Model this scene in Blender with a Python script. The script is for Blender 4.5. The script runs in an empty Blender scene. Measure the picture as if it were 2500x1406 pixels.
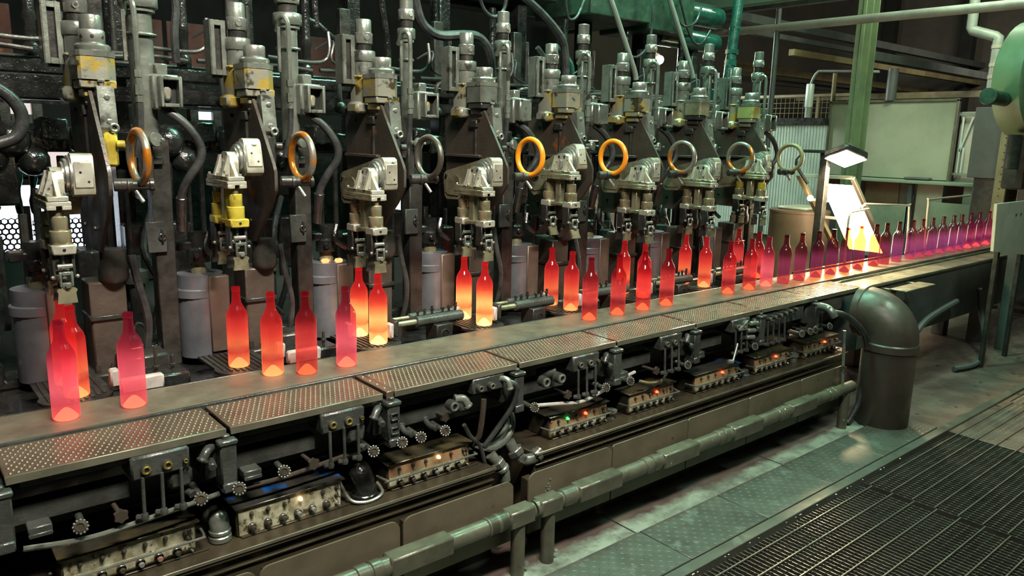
import bpy, bmesh, math, random
from mathutils import Vector, Matrix
R_ = random.Random(7)
S = bpy.context.scene
COL = S.collection
PITCH = 0.558          # spacing of the eight machine sections
ORD = ['first', 'second', 'third', 'fourth', 'fifth', 'sixth', 'seventh', 'eighth', 'ninth']

# ------------------------------------------------------------------ camera
cam = bpy.data.cameras.new('camera'); camo = bpy.data.objects.new('camera', cam); COL.objects.link(camo)
RW = [[0.76745445, -0.10730779, 0.6320591], [-0.64069595, -0.1635216, 0.75017957], [0.0228552, -0.98068635, -0.19424704]]
mw = Matrix.Identity(4)
for i in range(3):
    mw[i][0] = RW[i][0]; mw[i][1] = -RW[i][1]; mw[i][2] = -RW[i][2]
mw[2][3] = 1.6
camo.matrix_world = mw
cam.sensor_width = 36.0; cam.lens = 36.0 * 1861.29 / 2500.0; cam.clip_start = 0.05; cam.clip_end = 100
S.camera = camo

# ------------------------------------------------------------------ world, lamps, exposure
S.view_settings.view_transform = 'Standard'; S.view_settings.look = 'None'
S.view_settings.gamma = 1.0; S.view_settings.use_curve_mapping = False
S.view_settings.exposure = 0.12
S.cycles.transparent_max_bounces = 24
S.cycles.max_bounces = 7; S.cycles.glossy_bounces = 4; S.cycles.diffuse_bounces = 3
S.cycles.sample_clamp_indirect = 4.0
S.cycles.caustics_reflective = False; S.cycles.caustics_refractive = False
w = bpy.data.worlds.new('world'); S.world = w; w.use_nodes = True
bg = w.node_tree.nodes['Background']; bg.inputs[0].default_value = (0.55, 0.75, 0.62, 1); bg.inputs[1].default_value = 0.014

def area(name, loc, target, size, power, color, spread=180):
    l = bpy.data.lights.new(name, 'AREA'); l.shape = 'RECTANGLE'; l.size, l.size_y = size
    l.energy = power; l.color = color; l.spread = math.radians(spread)
    o = bpy.data.objects.new(name, l); COL.objects.link(o); o.location = loc
    o.rotation_euler = (Vector(target) - Vector(loc)).to_track_quat('-Z', 'Y').to_euler()
    return o
def spot(name, loc, target, power, color, angle=50, blend=0.5, r=0.05):
    l = bpy.data.lights.new(name, 'SPOT'); l.energy = power; l.color = color; l.spot_size = math.radians(angle)
    l.spot_blend = blend; l.shadow_soft_size = r
    o = bpy.data.objects.new(name, l); COL.objects.link(o); o.location = loc
    o.rotation_euler = (Vector(target) - Vector(loc)).to_track_quat('-Z', 'Y').to_euler()
    return o
area('bay_lamp_near', (0.9, 0.2, 4.3), (1.3, 2.8, 1.2), (1.6, 0.28), 112, (1.0, 0.93, 0.80), 95)
area('bay_lamp_mid', (4.4, 0.3, 4.6), (3.8, 2.6, 0.9), (1.6, 0.28), 105, (0.66, 1.0, 0.78))
area('gantry_lamp', (3.4, 3.02, 4.2), (3.3, 2.7, 0.6), (3.4, 0.25), 190, (0.40, 1.0, 0.70))
area('added_wall_fill', (8.5, 7.6, 2.9), (9.5, 5.6, 1.3), (0.3, 1.0), 85, (0.86, 1.0, 0.92))  # unseen lamp added to brighten the corrugated wall
area('far_wall_fill', (11.8, 3.0, 3.6), (14.5, 4.4, 2.6), (1.4, 0.4), 60, (0.95, 0.95, 0.78))  # unseen lamp lifting the far wall and ceiling in place of haze
area('far_bay_lamp', (7.6, 2.6, 4.4), (8.8, 4.0, 1.6), (1.2, 0.4), 110, (0.80, 1.0, 0.72))
spot('walkway_lamp', (6.3, 0.2, 2.9), (5.1, 1.25, 0.0), 75, (1.0, 0.60, 0.30), 24, 0.35)

spot('added_gap_spill', (7.6, 2.9, 1.9), (6.6, 1.9, 0.0), 30, (1.0, 0.55, 0.25), 20, 0.3)  # added spot standing in for lamplight falling through gaps
# ------------------------------------------------------------------ materials
def new_mat(name):
    m = bpy.data.materials.new(name); m.use_nodes = True
    nt = m.node_tree; nt.nodes.clear()
    out = nt.nodes.new('ShaderNodeOutputMaterial')
    return m, nt, out
def N(nt, t, **kw):
    n = nt.nodes.new(t)
    for k, v in kw.items(): setattr(n, k, v)
    return n
def coords(nt):
    tc = N(nt, 'ShaderNodeTexCoord'); oi = N(nt, 'ShaderNodeObjectInfo')
    mul = N(nt, 'ShaderNodeMath', operation='MULTIPLY'); mul.inputs[1].default_value = 17.0
    nt.links.new(oi.outputs['Random'], mul.inputs[0])
    add = N(nt, 'ShaderNodeVectorMath', operation='ADD')
    nt.links.new(tc.outputs['Object'], add.inputs[0]); nt.links.new(mul.outputs[0], add.inputs[1])
    return add.outputs[0]
def noise(nt, vec, scale, detail=4, rough=0.6):
    n = N(nt, 'ShaderNodeTexNoise'); n.inputs['Scale'].default_value = scale
    n.inputs['Detail'].default_value = detail; n.inputs['Roughness'].default_value = rough
    nt.links.new(vec, n.inputs['Vector']); return n.outputs['Fac']
def ramp(nt, fac, stops):
    r = N(nt, 'ShaderNodeValToRGB'); el = r.color_ramp.elements
    while len(el) < len(stops): el.new(0.5)
    for e, (p, c) in zip(el, stops): e.position = p; e.color = (*c, 1) if len(c) == 3 else c
    nt.links.new(fac, r.inputs[0]); return r.outputs[0]
def surf(name, c1, c2=None, rough=0.45, metal=0.0, scale=9, lo=0.42, hi=0.62, bump=(60, 0.15), rvar=0.12, c3=None, coat=0.0, s3=30, l3=0.6):
    m, nt, out = new_mat(name); b = N(nt, 'ShaderNodeBsdfPrincipled'); nt.links.new(b.outputs[0], out.inputs[0])
    v = coords(nt)
    f = noise(nt, v, scale, 5, 0.65)
    c2 = c2 or tuple(x * 0.55 for x in c1)
    col = ramp(nt, f, [(lo, c1), (hi, c2)])
    if c3:
        f3 = noise(nt, v, s3, 3, 0.6)
        r3 = ramp(nt, f3, [(l3, (0, 0, 0)), (l3 + 0.06, (1, 1, 1))])
        mx = N(nt, 'ShaderNodeMix', data_type='RGBA'); nt.links.new(r3, mx.inputs['Factor'])
        nt.links.new(col, mx.inputs['A']); mx.inputs['B'].default_value = (*c3, 1); col = mx.outputs['Result']
    nt.links.new(col, b.inputs['Base Color'])
    b.inputs['Metallic'].default_value = metal
    mr = N(nt, 'ShaderNodeMapRange'); mr.inputs['To Min'].default_value = max(0.05, rough - rvar); mr.inputs['To Max'].default_value = min(1, rough + rvar)
    mr.inputs['From Min'].default_value = 0.3; mr.inputs['From Max'].default_value = 0.7
    nt.links.new(noise(nt, v, scale * 2.3, 3), mr.inputs['Value']); nt.links.new(mr.outputs[0], b.inputs['Roughness'])
    if coat: b.inputs['Coat Weight'].default_value = coat; b.inputs['Coat Roughness'].default_value = 0.12
    if bump:
        bp = N(nt, 'ShaderNodeBump'); bp.inputs['Strength'].default_value = bump[1]; bp.inputs['Distance'].default_value = 0.004
        nt.links.new(noise(nt, v, bump[0], 3), bp.inputs['Height']); nt.links.new(bp.outputs[0], b.inputs['Normal'])
    return m
def emit(name, color, strength):
    m, nt, out = new_mat(name); e = N(nt, 'ShaderNodeEmission'); e.inputs[0].default_value = (*color, 1); e.inputs[1].default_value = strength
    nt.links.new(e.outputs[0], out.inputs[0]); return m

M = {}
M['grime'] = surf('oily_black_grime', (0.009, 0.0095, 0.009), (0.026, 0.027, 0.025), 0.2, 0.0, 14, 0.42, 0.68, (55, 1.0), 0.1, coat=0.7)
M['dark'] = surf('dark_oily_steel', (0.05, 0.048, 0.042), (0.022, 0.021, 0.019), 0.36, 0.35, 12, 0.4, 0.65, (90, 0.25))
M['darkbrown'] = surf('dark_brown_plate', (0.042, 0.034, 0.027), (0.062, 0.047, 0.036), 0.42, 0.1, 6, 0.4, 0.7, (80, 0.3), c3=(0.20, 0.065, 0.012), s3=5, l3=0.66)
M['pedestal'] = surf('oily_brown_casting', (0.075, 0.057, 0.045), (0.043, 0.034, 0.027), 0.4, 0.1, 6, 0.4, 0.7, (45, 0.6), coat=0.2)
M['greendark'] = surf('dark_mottled_green_paint', (0.028, 0.060, 0.036), (0.012, 0.026, 0.017), 0.45, 0.0, 9, 0.4, 0.65, (40, 0.3), c3=(0.10, 0.14, 0.06), s3=20, l3=0.68)
M['wheelsteel'] = surf('dull_wheel_steel', (0.17, 0.16, 0.13), (0.09, 0.08, 0.065), 0.34, 0.6, 8, 0.4, 0.65, (60, 0.1))
M['yellowgreen'] = surf('yellow_green_casting', (0.33, 0.34, 0.12), (0.20, 0.15, 0.04), 0.4, 0.1, 8, 0.46, 0.6, (60, 0.2), coat=0.2)
M['gray'] = surf('gray_painted_casting', (0.27, 0.29, 0.25), (0.155, 0.165, 0.14), 0.28, 0.6, 7, 0.42, 0.66, (70, 0.2), c3=(0.07, 0.066, 0.055), s3=10, l3=0.62, coat=0.15)
M['steel'] = surf('machined_steel', (0.48, 0.49, 0.44), (0.30, 0.30, 0.265), 0.26, 0.75, 10, 0.4, 0.7, (110, 0.12))
M['bright'] = surf('bright_worn_steel', (0.66, 0.64, 0.53), (0.42, 0.39, 0.30), 0.33, 0.6, 9, 0.42, 0.66, (90, 0.1), c3=(0.10, 0.09, 0.06), s3=26, l3=0.64)
M['brass_steel'] = surf('oil_tinted_steel', (0.42, 0.385, 0.25), (0.20, 0.175, 0.105), 0.28, 0.65, 10, 0.44, 0.64, (90, 0.12))
M['yellowcast'] = surf('worn_yellow_casting', (0.24, 0.24, 0.195), (0.36, 0.26, 0.055), 0.34, 0.3, 8, 0.50, 0.56, (60, 0.25), c3=(0.055, 0.042, 0.022), s3=12, l3=0.56, coat=0.2)
M['yellow'] = surf('oily_yellow_paint', (0.52, 0.43, 0.05), (0.30, 0.22, 0.03), 0.33, 0.1, 12, 0.4, 0.62, (60, 0.2), c3=(0.1, 0.07, 0.02), s3=20, l3=0.64, coat=0.3)
M['orange'] = surf('orange_paint', (0.86, 0.30, 0.015), (0.70, 0.22, 0.01), 0.36, 0.0, 10, 0.4, 0.7, (60, 0.1), c3=(0.10, 0.06, 0.03), s3=9, l3=0.7)
M['orangeworn'] = surf('chipped_orange_paint', (0.23, 0.22, 0.19), (0.48, 0.16, 0.015), 0.3, 0.5, 10, 0.5, 0.56, (60, 0.15))
M['rubber'] = surf('black_rubber', (0.022, 0.023, 0.023), (0.05, 0.052, 0.05), 0.33, 0.0, 12, 0.42, 0.65, (70, 0.2))
M['canhalf'] = surf('gray_mold_steel', (0.215, 0.225, 0.25), (0.14, 0.148, 0.165), 0.38, 0.5, 5, 0.4, 0.65, (70, 0.1))
M['canbrown'] = surf('brown_mold_steel', (0.20, 0.14, 0.11), (0.125, 0.09, 0.072), 0.42, 0.4, 5, 0.4, 0.65, (70, 0.1))
M['pad'] = surf('pale_graphite_pad', (0.46, 0.42, 0.39), (0.30, 0.27, 0.25), 0.6, 0.0, 14, 0.4, 0.65, (60, 0.2))
M['belt'] = surf('steel_mesh_belt', (0.20, 0.155, 0.115), (0.14, 0.108, 0.08), 0.38, 0.4, 7, 0.4, 0.65, (160, 0.12))
M['tread'] = surf('oily_tread_steel', (0.20, 0.135, 0.098), (0.125, 0.083, 0.06), 0.25, 0.55, 6, 0.4, 0.65, (40, 0.04), 0.07)
M['nub'] = surf('polished_nub_steel', (0.185, 0.130, 0.095), (0.13, 0.092, 0.068), 0.46, 0.5, 6, 0.4, 0.65, None)
M['manifold'] = surf('dark_gray_manifold', (0.066, 0.070, 0.064), (0.032, 0.033, 0.030), 0.34, 0.2, 8, 0.4, 0.65, (90, 0.5), coat=0.2)
M['brass'] = surf('brass', (0.55, 0.42, 0.13), (0.33, 0.24, 0.07), 0.28, 0.85, 20, 0.4, 0.65, None)
M['panel'] = surf('stained_cream_panel', (0.44, 0.43, 0.305), (0.22, 0.195, 0.115), 0.42, 0.05, 22, 0.42, 0.58, (80, 0.15), c3=(0.07, 0.055, 0.03), s3=30, l3=0.57)
M['panelrust'] = surf('rusty_brown_panel', (0.38, 0.20, 0.10), (0.34, 0.27, 0.15), 0.42, 0.05, 16, 0.42, 0.6, (80, 0.15), c3=(0.09, 0.05, 0.025), s3=35, l3=0.62)
M['lid'] = surf('oily_lid', (0.040, 0.036, 0.027), (0.085, 0.068, 0.030), 0.27, 0.3, 7, 0.46, 0.62, (60, 0.15), coat=0.3)
M['lidblue'] = surf('oily_lid_with_blue_paint', (0.035, 0.032, 0.027), (0.01, 0.08, 0.30), 0.27, 0.2, 6, 0.57, 0.62, (60, 0.15), coat=0.3)
M['olive'] = surf('olive_brown_sheet', (0.15, 0.122, 0.082), (0.105, 0.086, 0.058), 0.42, 0.25, 4, 0.4, 0.65, (120, 0.08), c3=(0.065, 0.053, 0.037), s3=14, l3=0.66)
M['cabinet'] = surf('oily_cabinet_sheet', (0.070, 0.056, 0.035), (0.042, 0.034, 0.023), 0.3, 0.35, 5, 0.4, 0.65, (70, 0.12))
M['rail'] = surf('olive_painted_pipe', (0.115, 0.112, 0.078), (0.068, 0.065, 0.047), 0.34, 0.25, 8, 0.4, 0.65, (90, 0.12), c3=(0.26, 0.28, 0.23), s3=28, l3=0.71)
M['duct'] = surf('dark_duct_sheet', (0.060, 0.050, 0.040), (0.085, 0.068, 0.053), 0.42, 0.2, 5, 0.4, 0.65, (60, 0.1))
M['concrete'] = surf('stained_concrete', (0.40, 0.42, 0.35), (0.22, 0.20, 0.165), 0.6, 0.0, 3.2, 0.48, 0.62, (60, 0.35), c3=(0.07, 0.06, 0.05), s3=22, l3=0.64)
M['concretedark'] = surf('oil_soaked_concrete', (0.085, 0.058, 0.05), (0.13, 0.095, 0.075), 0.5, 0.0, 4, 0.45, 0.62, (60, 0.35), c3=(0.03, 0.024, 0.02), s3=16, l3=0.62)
M['treadfloor'] = surf('dark_floor_plate', (0.105, 0.108, 0.088), (0.07, 0.072, 0.058), 0.42, 0.3, 4, 0.4, 0.65, (60, 0.12), c3=(0.14, 0.15, 0.125), s3=7, l3=0.62)
M['edge'] = surf('worn_edge_angle', (0.19, 0.18, 0.13), (0.12, 0.11, 0.08), 0.38, 0.4, 6, 0.4, 0.65, (60, 0.1))
M['grate'] = surf('grating_steel', (0.105, 0.10, 0.088), (0.065, 0.06, 0.052), 0.36, 0.5, 10, 0.4, 0.65, None)
M['gratebright'] = surf('worn_grating_rod', (0.15, 0.145, 0.115), (0.10, 0.095, 0.075), 0.4, 0.4, 10, 0.4, 0.65, None)
def floor_mat():  # green lamplight in front and rail shadow behind painted into the oily concrete
    m, nt, out = new_mat('lit_strip_and_shaded_oily_slab'); b = N(nt, 'ShaderNodeBsdfPrincipled'); nt.links.new(b.outputs[0], out.inputs[0])
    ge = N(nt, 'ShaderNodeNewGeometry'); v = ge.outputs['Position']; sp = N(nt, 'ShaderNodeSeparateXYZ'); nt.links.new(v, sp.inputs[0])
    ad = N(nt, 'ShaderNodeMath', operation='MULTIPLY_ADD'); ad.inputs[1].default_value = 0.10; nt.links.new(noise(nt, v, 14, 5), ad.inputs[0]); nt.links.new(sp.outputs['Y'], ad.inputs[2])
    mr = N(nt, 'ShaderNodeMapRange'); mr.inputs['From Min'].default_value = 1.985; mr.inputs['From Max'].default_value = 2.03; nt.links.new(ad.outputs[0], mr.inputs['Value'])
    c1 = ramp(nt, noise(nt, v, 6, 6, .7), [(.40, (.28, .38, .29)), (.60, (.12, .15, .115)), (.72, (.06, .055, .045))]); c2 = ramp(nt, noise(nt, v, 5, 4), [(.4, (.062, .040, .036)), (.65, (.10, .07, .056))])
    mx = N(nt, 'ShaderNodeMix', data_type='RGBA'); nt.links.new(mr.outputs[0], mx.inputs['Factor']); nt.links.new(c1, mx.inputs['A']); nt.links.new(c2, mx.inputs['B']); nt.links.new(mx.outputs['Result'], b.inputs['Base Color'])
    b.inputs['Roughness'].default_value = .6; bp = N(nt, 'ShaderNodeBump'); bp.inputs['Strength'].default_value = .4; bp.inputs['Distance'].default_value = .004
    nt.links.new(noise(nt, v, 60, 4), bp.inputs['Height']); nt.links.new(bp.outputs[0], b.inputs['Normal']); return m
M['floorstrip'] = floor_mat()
M['green'] = surf('green_painted_column', (0.135, 0.185, 0.095), (0.09, 0.13, 0.07), 0.45, 0.0, 3, 0.4, 0.65, (40, 0.08))
M['galv'] = surf('galvanized_sheet', (0.74, 0.80, 0.75), (0.60, 0.66, 0.62), 0.4, 0.2, 3, 0.4, 0.65, None)
M['board'] = surf('gray_green_board', (0.33, 0.335, 0.245), (0.24, 0.255, 0.18), 0.5, 0.0, 1.3, 0.4, 0.65, (30, 0.05))
M['beige'] = surf('beige_sheet', (0.50, 0.43, 0.34), (0.36, 0.31, 0.24), 0.5, 0.0, 2.5, 0.4, 0.65, (30, 0.05))
M['mint'] = surf('pale_green_sheet', (0.24, 0.29, 0.21), (0.17, 0.21, 0.15), 0.5, 0.0, 2.5, 0.4, 0.65, (30, 0.05))
M['white'] = surf('off_white_paint', (0.58, 0.53, 0.44), (0.48, 0.43, 0.35), 0.5, 0.0, 3, 0.4, 0.65, (30, 0.05))
M['slate'] = surf('slate_gray_sheet', (0.085, 0.088, 0.085), (0.06, 0.062, 0.06), 0.5, 0.1, 3, 0.4, 0.65, (30, 0.05))
M['ochre'] = surf('ochre_post', (0.25, 0.2, 0.10), (0.16, 0.12, 0.06), 0.5, 0.1, 4, 0.4, 0.65, (30, 0.1))
M['umber'] = surf('umber_panel', (0.048, 0.014, 0.006), (0.015, 0.008, 0.006), 0.85, 0.0, 5, 0.4, 0.65, (50, 0.2), c3=(0.24, 0.06, 0.012), s3=7, l3=0.68)
M['tank'] = surf('rust_brown_tank', (0.21, 0.12, 0.07), (0.14, 0.085, 0.055), 0.5, 0.1, 3, 0.4, 0.65, (30, 0.1))
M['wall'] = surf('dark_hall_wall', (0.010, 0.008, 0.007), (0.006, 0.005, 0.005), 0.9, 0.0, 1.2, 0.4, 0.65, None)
M['farwall'] = surf('haze_lifted_far_wall', (0.075, 0.058, 0.046), (0.05, 0.04, 0.033), 0.85, 0.0, 1.2, 0.4, 0.65, None)  # far wall and ceiling made paler, hall haze put into the colour
M['ceiling'] = surf('dark_ceiling', (0.07, 0.068, 0.06), (0.05, 0.048, 0.043), 0.9, 0.0, 1.2, 0.4, 0.65, None)
M['greenceil'] = surf('green_ceiling_duct', (0.22, 0.30, 0.22), (0.16, 0.22, 0.16), 0.5, 0.0, 1.2, 0.4, 0.65, None)
M['pipegray'] = surf('pale_gray_pipe', (0.30, 0.32, 0.28), (0.22, 0.23, 0.2), 0.5, 0.1, 4, 0.4, 0.65, None)
M['teal'] = surf('green_machine_paint', (0.02, 0.10, 0.075), (0.012, 0.04, 0.032), 0.3, 0.1, 12, 0.4, 0.65, (70, 0.6), coat=0.4)
M['perf'] = surf('perforated_black_sheet', (0.02, 0.02, 0.022), None, 0.5, 0.3, 6, 0.4, 0.65, None)
M['hole'] = surf('shadowed_bore', (0.008, 0.008, 0.008), None, 0.5, 0, 6, 0.4, 0.65, None)
M['btn'] = surf('dark_push_button', (0.035, 0.03, 0.025), (0.07, 0.058, 0.04), 0.3, 0.2, 20, 0.4, 0.65, None)
M['btngray'] = surf('gray_push_button', (0.22, 0.23, 0.21), (0.12, 0.12, 0.11), 0.28, 0.3, 20, 0.4, 0.65, None)
M['btnred'] = surf('faded_red_knob', (0.28, 0.13, 0.10), (0.18, 0.09, 0.07), 0.4, 0.0, 20, 0.4, 0.65, None)
M['lampwarm'] = emit('lit_amber_indicator', (1.0, 0.62, 0.28), 9)
M['lampred'] = emit('lit_red_indicator', (1.0, 0.09, 0.03), 5)
M['lampgreen'] = emit('lit_green_indicator', (0.1, 1.0, 0.2), 2.2)
M['gob'] = emit('glowing_glass', (1.0, 0.30, 0.10), 2.6)
M['boardglare'] = emit('board_glare_as_glow', (1.0, 0.82, 0.55), 24)  # glare of the white board under the floodlight, given as emission
M['flood'] = emit('lit_floodlight', (1.0, 0.84, 0.55), 30)
M['bulb'] = emit('lit_bulb', (1.0, 0.86, 0.62), 45)
M['roomlight'] = emit('cool_lit_room_beyond', (0.80, 0.90, 1.0), 1.5)
M['roomwarm'] = emit('lit_room_beyond', (1.0, 0.86, 0.80), 0.8)

def glass(name, stops, tint, gain=0.5, rimgain=0.5):
    """hot glass: tinted see-through wall with a glossy skin; its heat glow follows the height up the bottle"""
    m, nt, out = new_mat(name)
    tc = N(nt, 'ShaderNodeTexCoord'); sp = N(nt, 'ShaderNodeSeparateXYZ'); nt.links.new(tc.outputs['Object'], sp.inputs[0])
    nz = noise(nt, tc.outputs['Object'], 9, 2)
    ad = N(nt, 'ShaderNodeMath', operation='MULTIPLY_ADD'); ad.inputs[1].default_value = 0.035; nt.links.new(nz, ad.inputs[0]); nt.links.new(sp.outputs['Z'], ad.inputs[2])
    mr = N(nt, 'ShaderNodeMapRange'); mr.inputs['From Min'].default_value = 0.0175; mr.inputs['From Max'].default_value = 0.3175
    nt.links.new(ad.outputs[0], mr.inputs['Value'])
    col = ramp(nt, mr.outputs[0], stops)
    lw = N(nt, 'ShaderNodeLayerWeight'); lw.inputs['Blend'].default_value = 0.35
    g = N(nt, 'ShaderNodeMath', operation='MULTIPLY_ADD'); g.inputs[1].default_value = rimgain * gain; g.inputs[2].default_value = gain
    nt.links.new(lw.outputs['Facing'], g.inputs[0])
    em = N(nt, 'ShaderNodeEmission'); nt.links.new(col, em.inputs[0]); nt.links.new(g.outputs[0], em.inputs[1])
    tr = N(nt, 'ShaderNodeBsdfTransparent'); tr.inputs[0].default_value = (*tint, 1)
    gl = N(nt, 'ShaderNodeBsdfGlossy'); gl.inputs['Roughness'].default_value = 0.11
    fr = N(nt, 'ShaderNodeFresnel'); fr.inputs[0].default_value = 1.5
    ge = N(nt, 'ShaderNodeNewGeometry'); fb = N(nt, 'ShaderNodeMath', operation='MULTIPLY_ADD'); fb.inputs[1].default_value = -1.0; fb.inputs[2].default_value = 1.0
    nt.links.new(ge.outputs['Backfacing'], fb.inputs[0]); fm_ = N(nt, 'ShaderNodeMath', operation='MULTIPLY'); nt.links.new(fr.outputs[0], fm_.inputs[0]); nt.links.new(fb.outputs[0], fm_.inputs[1])
    mx = N(nt, 'ShaderNodeMixShader'); nt.links.new(fm_.outputs[0], mx.inputs[0]); nt.links.new(tr.outputs[0], mx.inputs[1]); nt.links.new(gl.outputs[0], mx.inputs[2])
    add = N(nt, 'ShaderNodeAddShader'); nt.links.new(mx.outputs[0], add.inputs[0]); nt.links.new(em.outputs[0], add.inputs[1])
    nt.links.new(add.outputs[0], out.inputs[0]); return m
TH = (.62, .26, .22)
GL = {
 'hottest': (glass('white_hot_glass', [(0, (1.7, 1.0, .30)), (.15, (1.6, .80, .22)), (.20, (1.05, .28, .08)), (.27, (1.6, .72, .19)), (.36, (1.75, .90, .26)), (.46, (1.45, .42, .12)), (.55, (.95, .09, .05)), (.7, (.62, .022, .022)), (1, (.42, .010, .012))], TH, .5, .2), emit('white_hot_punt', (1.0, .80, .42), 3.2)),
 'hot': (glass('orange_hot_glass', [(0, (1.25, .40, .12)), (.14, (.95, .17, .07)), (.2, (.62, .06, .04)), (.3, (1.05, .22, .08)), (.48, (.82, .065, .045)), (.66, (.45, .018, .020)), (1, (.26, .006, .010))], TH, .5, .2), emit('orange_hot_punt', (1.0, .50, .17), 2.6)),
 'red': (glass('red_hot_glass', [(0, (.65, .06, .04)), (.15, (.42, .032, .032)), (.22, (.28, .018, .024)), (.32, (.78, .085, .07)), (.5, (.58, .046, .046)), (.66, (.20, .009, .014)), (.8, (.13, .005, .009)), (1, (.10, .003, .006))], TH, .5, .2), emit('red_hot_punt', (1.0, .30, .10), 2.0)),
 'pink': (glass('pink_hot_glass', [(0, (1.0, .13, .11)), (.16, (.70, .08, .11)), (.32, (.95, .16, .20)), (.52, (.66, .075, .11)), (.66, (.26, .022, .04)), (.8, (.15, .010, .022)), (1, (.11, .006, .014))], (.62, .3, .3), .5, .2), emit('pink_hot_punt', (1.0, .34, .16), 2.0)),
 'plum': (glass('plum_glass', [(0, (.36, .04, .07)), (.2, (.17, .026, .075)), (.42, (.21, .034, .105)), (.58, (.045, .008, .022)), (1, (.010, .002, .003))], (.60, .27, .13), .5, .3), emit('plum_punt', (.8, .10, .12), .8)),
 'purple': (glass('purple_glass', [(0, (.34, .045, .12)), (.2, (.20, .038, .17)), (.42, (.29, .052, .20)), (.6, (.06, .010, .040)), (1, (.012, .002, .005))], (.64, .32, .17), .5, .3), emit('purple_punt', (.8, .10, .18), .8)),
 'magenta': (glass('magenta_glass', [(0, (.5, .05, .11)), (.16, (.24, .024, .09)), (.24, (.16, .018, .08)), (.34, (.42, .06, .15)), (.55, (.11, .012, .04)), (1, (.04, .004, .010))], (.6, .3, .25), .5, .3), emit('magenta_punt', (1.0, .16, .16), 1.4)),
}

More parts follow.
